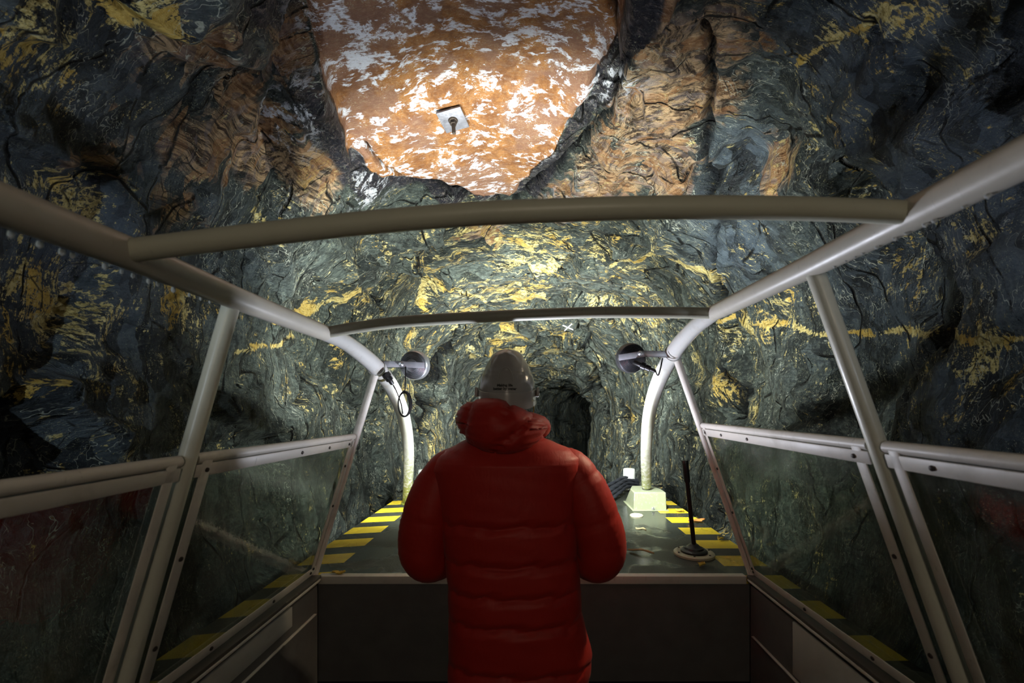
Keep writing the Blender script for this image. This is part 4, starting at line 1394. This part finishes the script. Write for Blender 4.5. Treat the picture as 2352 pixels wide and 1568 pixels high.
sleeve([J(1062, 1062), J(1030, 1078, -0.01), J(1003, 1120, -0.015), J(984, 1180, -0.02), J(973, 1240, -0.015), J(978, 1284, 0.0), J(1010, 1300, 0.10), J(1075, 1290, 0.20), J(1128, 1280, 0.265)],
       [0.060, 0.075, 0.086, 0.096, 0.095, 0.090, 0.080, 0.066, 0.052], 'sleeve')
sleeve([J(1286, 1062), J(1312, 1078, -0.01), J(1338, 1120, -0.015), J(1362, 1180, -0.02), J(1379, 1240, -0.015), J(1377, 1284, 0.0), J(1345, 1300, 0.10), J(1275, 1290, 0.20), J(1232, 1280, 0.265)],
       [0.060, 0.076, 0.089, 0.095, 0.096, 0.092, 0.080, 0.066, 0.052], 'sleeve')


# hood lying on the shoulders
def hood():
    vs, fs = [], []
    nu, nv = 60, 40
    c0 = J(1153, 976, -0.105)
    for i in range(nv + 1):
        v = -PI / 2 + PI * i / nv
        for j in range(nu):
            a = 2 * PI * j / nu
            ca, sa, cv, sv = math.cos(a), math.sin(a), math.cos(v), math.sin(v)
            e = 0.78
            x = math.copysign(abs(ca) ** e, ca) * cv ** 0.8
            y = math.copysign(abs(sa) ** e, sa) * cv ** 0.8
            z = math.copysign(abs(sv) ** 0.85, sv)
            # wide low roll, higher on the left, drawn down on the right
            X = x * (0.172 + 0.006 * rnd1(v * 3)) 
            Y = y * 0.115
            Z = z * 0.098
            Z += -0.10 * max(0, x) * max(0, z) * 0.55 + 0.0 - 0.012 * x
            if z < 0: Z += 0.030 * x * x
            Y += 0.09 * x * x                                        # wraps round the neck
            g = 0.0
            g += math.exp(-((X - 0.016 - 0.02 * z) / 0.008) ** 2) * (1 if sa < 0.2 else 0) * ss1(z, -0.4, 0.2)
            g += 0.9 * math.exp(-(((X - 0.06) * 0.80 - (Z + 0.02) * 0.95) / 0.010) ** 2) * (1 if X > -0.02 and sa < 0.4 else 0)
            g += 0.6 * math.exp(-((X + 0.125 - 0.25 * Z) / 0.010) ** 2)
            k = 1 - 0.30 * g + 0.022 * rnd1(X * 42 + Z * 30) + 0.012 * rnd1(X * 110 - Z * 75)
            vs.append(c0 + Vector((X * (1 + (k - 1) * 0.3), Y * k - (0.006 * g if sa < 0 else 0) * -1, Z * (1 + (k - 1) * 0.4))))
    for i in range(nv):
        for j in range(nu):
            j2 = (j + 1) % nu
            fs.append((i * nu + j, i * nu + j2, (i + 1) * nu + j2, (i + 1) * nu + j))
    return MB().add(vs, fs).build('hood', M['jacket'], jk, True, 180)


def ss1(x, a, b):
    t = max(0, min(1, (x - a) / (b - a)))
    return t * t * (3 - 2 * t)


hd = hood()
# collar in front of the hood, closing round the neck
cl = [J(1165, 975, 0.0) + Vector((0.125 * math.cos(a), 0.105 * math.sin(a) + 0.02, -0.012 * math.cos(a) - 0.02 * math.sin(a))) for a in [2 * PI * i / 24 for i in range(25)]]
MB().tube(cl, 0.042, 16, caps=False).build('collar', M['jacket'], jk, True, 180)
for x0, y0, x1, y1, s in ((1046, 1022, 1003, 1052, -1), (1290, 1016, 1333, 1050, 1)):   # shoulder yoke piping
    pass

# ------------------------------------------------------------------ helmet
HX, HY = (1164.5 - 1222) * KP, 1.675
HZ0 = EYE.z - (921 - 935) * KP                                       # rim
HW, HL, HH = 0.107, 0.138, 0.197


def helm(a, v, grow=0.0):
    """point of the shell: a = heading (-pi/2 is the back), v = 0 rim .. 1 crown"""
    e = v * PI / 2
    rad = math.cos(e) ** 0.85
    z = math.sin(e)
    w, l = HW + grow, HL + grow
    k = 1.0
    x = w * math.cos(a) * rad
    y = l * math.sin(a) * rad
    # raised centre panel running over the crown
    px_ = abs(x) / HW
    ridge = (1 - ss1(px_, 0.52, 0.58)) * ss1(v, 0.36, 0.40) * 0.0040
    band = (1 - ss1(v, 0.33, 0.345)) * 0.0032
    d = ridge + band
    n = Vector((math.cos(a), math.sin(a), 0.9 * v)).normalized()
    return Vector((HX, HY, HZ0)) + Vector((x, y, z * (HH + grow))) + n * d


hv = [i / 48 for i in range(48)] + [0.995]
vs, fs = [], []
seg = 120
for v in hv:
    for k in range(seg):
        vs.append(helm(2 * PI * k / seg, v))
for i in range(len(hv) - 1):
    for k in range(seg):
        k2 = (k + 1) % seg
        fs.append((i * seg + k, i * seg + k2, (i + 1) * seg + k2, (i + 1) * seg + k))
fs.append(tuple((len(hv) - 1) * seg + k for k in range(seg)))
hl = MB().add(vs, fs).build('helmet', M['helmet'], person, True, 50)
sol = hl.modifiers.new('shell', 'SOLIDIFY'); sol.thickness = 0.003; sol.offset = -1
# lower rim with its lip, dipping at the nape
vs, fs = [], []
prof = [(0.0, 0.046), (0.006, 0.044), (0.0065, 0.030), (0.003, 0.010), (0.004, -0.010), (0.002, -0.014), (-0.004, -0.012), (-0.004, 0.03)]
for g, z in prof:
    for k in range(seg):
        a = 2 * PI * k / seg
        dip = 0.018 * ss1(-math.sin(a), 0.1, 0.9)
        vs.append(Vector((HX, HY, HZ0)) + Vector(((HW + g * 0.5 + 0.0015) * math.cos(a), (HL + g * 0.5 + 0.0015) * math.sin(a), z - dip * (1 if z < 0.02 else 0.9))))
np_ = len(prof)
for i in range(np_):
    i2 = (i + 1) % np_
    for k in range(seg):
        k2 = (k + 1) % seg
        fs.append((i * seg + k, i * seg + k2, i2 * seg + k2, i2 * seg + k))
MB().add(vs, fs).build('rim', M['helmet_rim'], hl, True, 40)
# arched vent cover on the back of the crown
ar = []
for i in range(21):
    t = PI * i / 20
    xx = -0.026 * math.cos(t); zz = 0.070 + 0.048 * math.sin(t)
    v0 = min(0.97, 2 / PI * math.asin(min(1, (zz / HH)) ))
    rad = math.cos(v0 * PI / 2) ** 0.85
    a = -math.acos(max(-1, min(1, xx / (HW * rad))))
    ar.append(helm(a, v0, 0.0008))
MB().tube(ar, 0.0022, 8).build('vent_arch', M['helmet_rim'], hl)
for s in (-1, 1):                                                     # accessory slots at the sides
    c = Vector((HX + s * (HW + 0.009), HY - 0.01, HZ0 + 0.035))
    MB().box(c, (0.012, 0.055, 0.036), None, 0.004).build('side_clip', M['helmet_rim'], hl)
MB().tube([Vector((HX + 0.098, HY - 0.02, HZ0 + 0.0)), Vector((HX + 0.101, HY - 0.015, HZ0 - 0.03)), Vector((HX + 0.092, HY + 0.02, HZ0 - 0.07)), Vector((HX + 0.055, HY + 0.06, HZ0 - 0.105)),
           Vector((HX, HY + 0.07, HZ0 - 0.118)), Vector((HX - 0.055, HY + 0.06, HZ0 - 0.105)), Vector((HX - 0.092, HY + 0.02, HZ0 - 0.07)), Vector((HX - 0.098, HY - 0.02, HZ0))],
          0.006, 8, flat=0.35, sub=6).build('chin_strap', M['strap'], hl)


def helmet_text(body_txt, size, zc, xc):
    cu = bpy.data.curves.new('lettering', 'FONT')
    cu.body = body_txt; cu.size = size; cu.align_x = 'CENTER'; cu.offset = 0.0006
    cu.resolution_u = 3
    to = bpy.data.objects.new('lettering_tmp', cu)
    COL.objects.link(to)
    bpy.context.view_layer.update()
    ev = to.evaluated_get(bpy.context.evaluated_depsgraph_get())
    me = ev.to_mesh()
    vs = [v.co.copy() for v in me.vertices]; fs = [tuple(p.vertices) for p in me.polygons]
    ev.to_mesh_clear()
    bpy.data.objects.remove(to)
    bpy.data.curves.remove(cu)
    out = []
    for v in vs:
        zz = zc + v.y
        v0 = 2 / PI * math.asin(min(1, (zz / HH)) )
        rad = math.cos(v0 * PI / 2) ** 0.85
        a = -math.acos(max(-1, min(1, (xc + v.x) / (HW * rad))))
        out.append(helm(a, v0, 0.0012))
    return link_mesh('lettering', out, fs, M['ink'], hl, False)


helmet_text('Making life', 0.0125, 0.0500, -0.002)
helmet_text('better by water', 0.0125, 0.0380, -0.002)
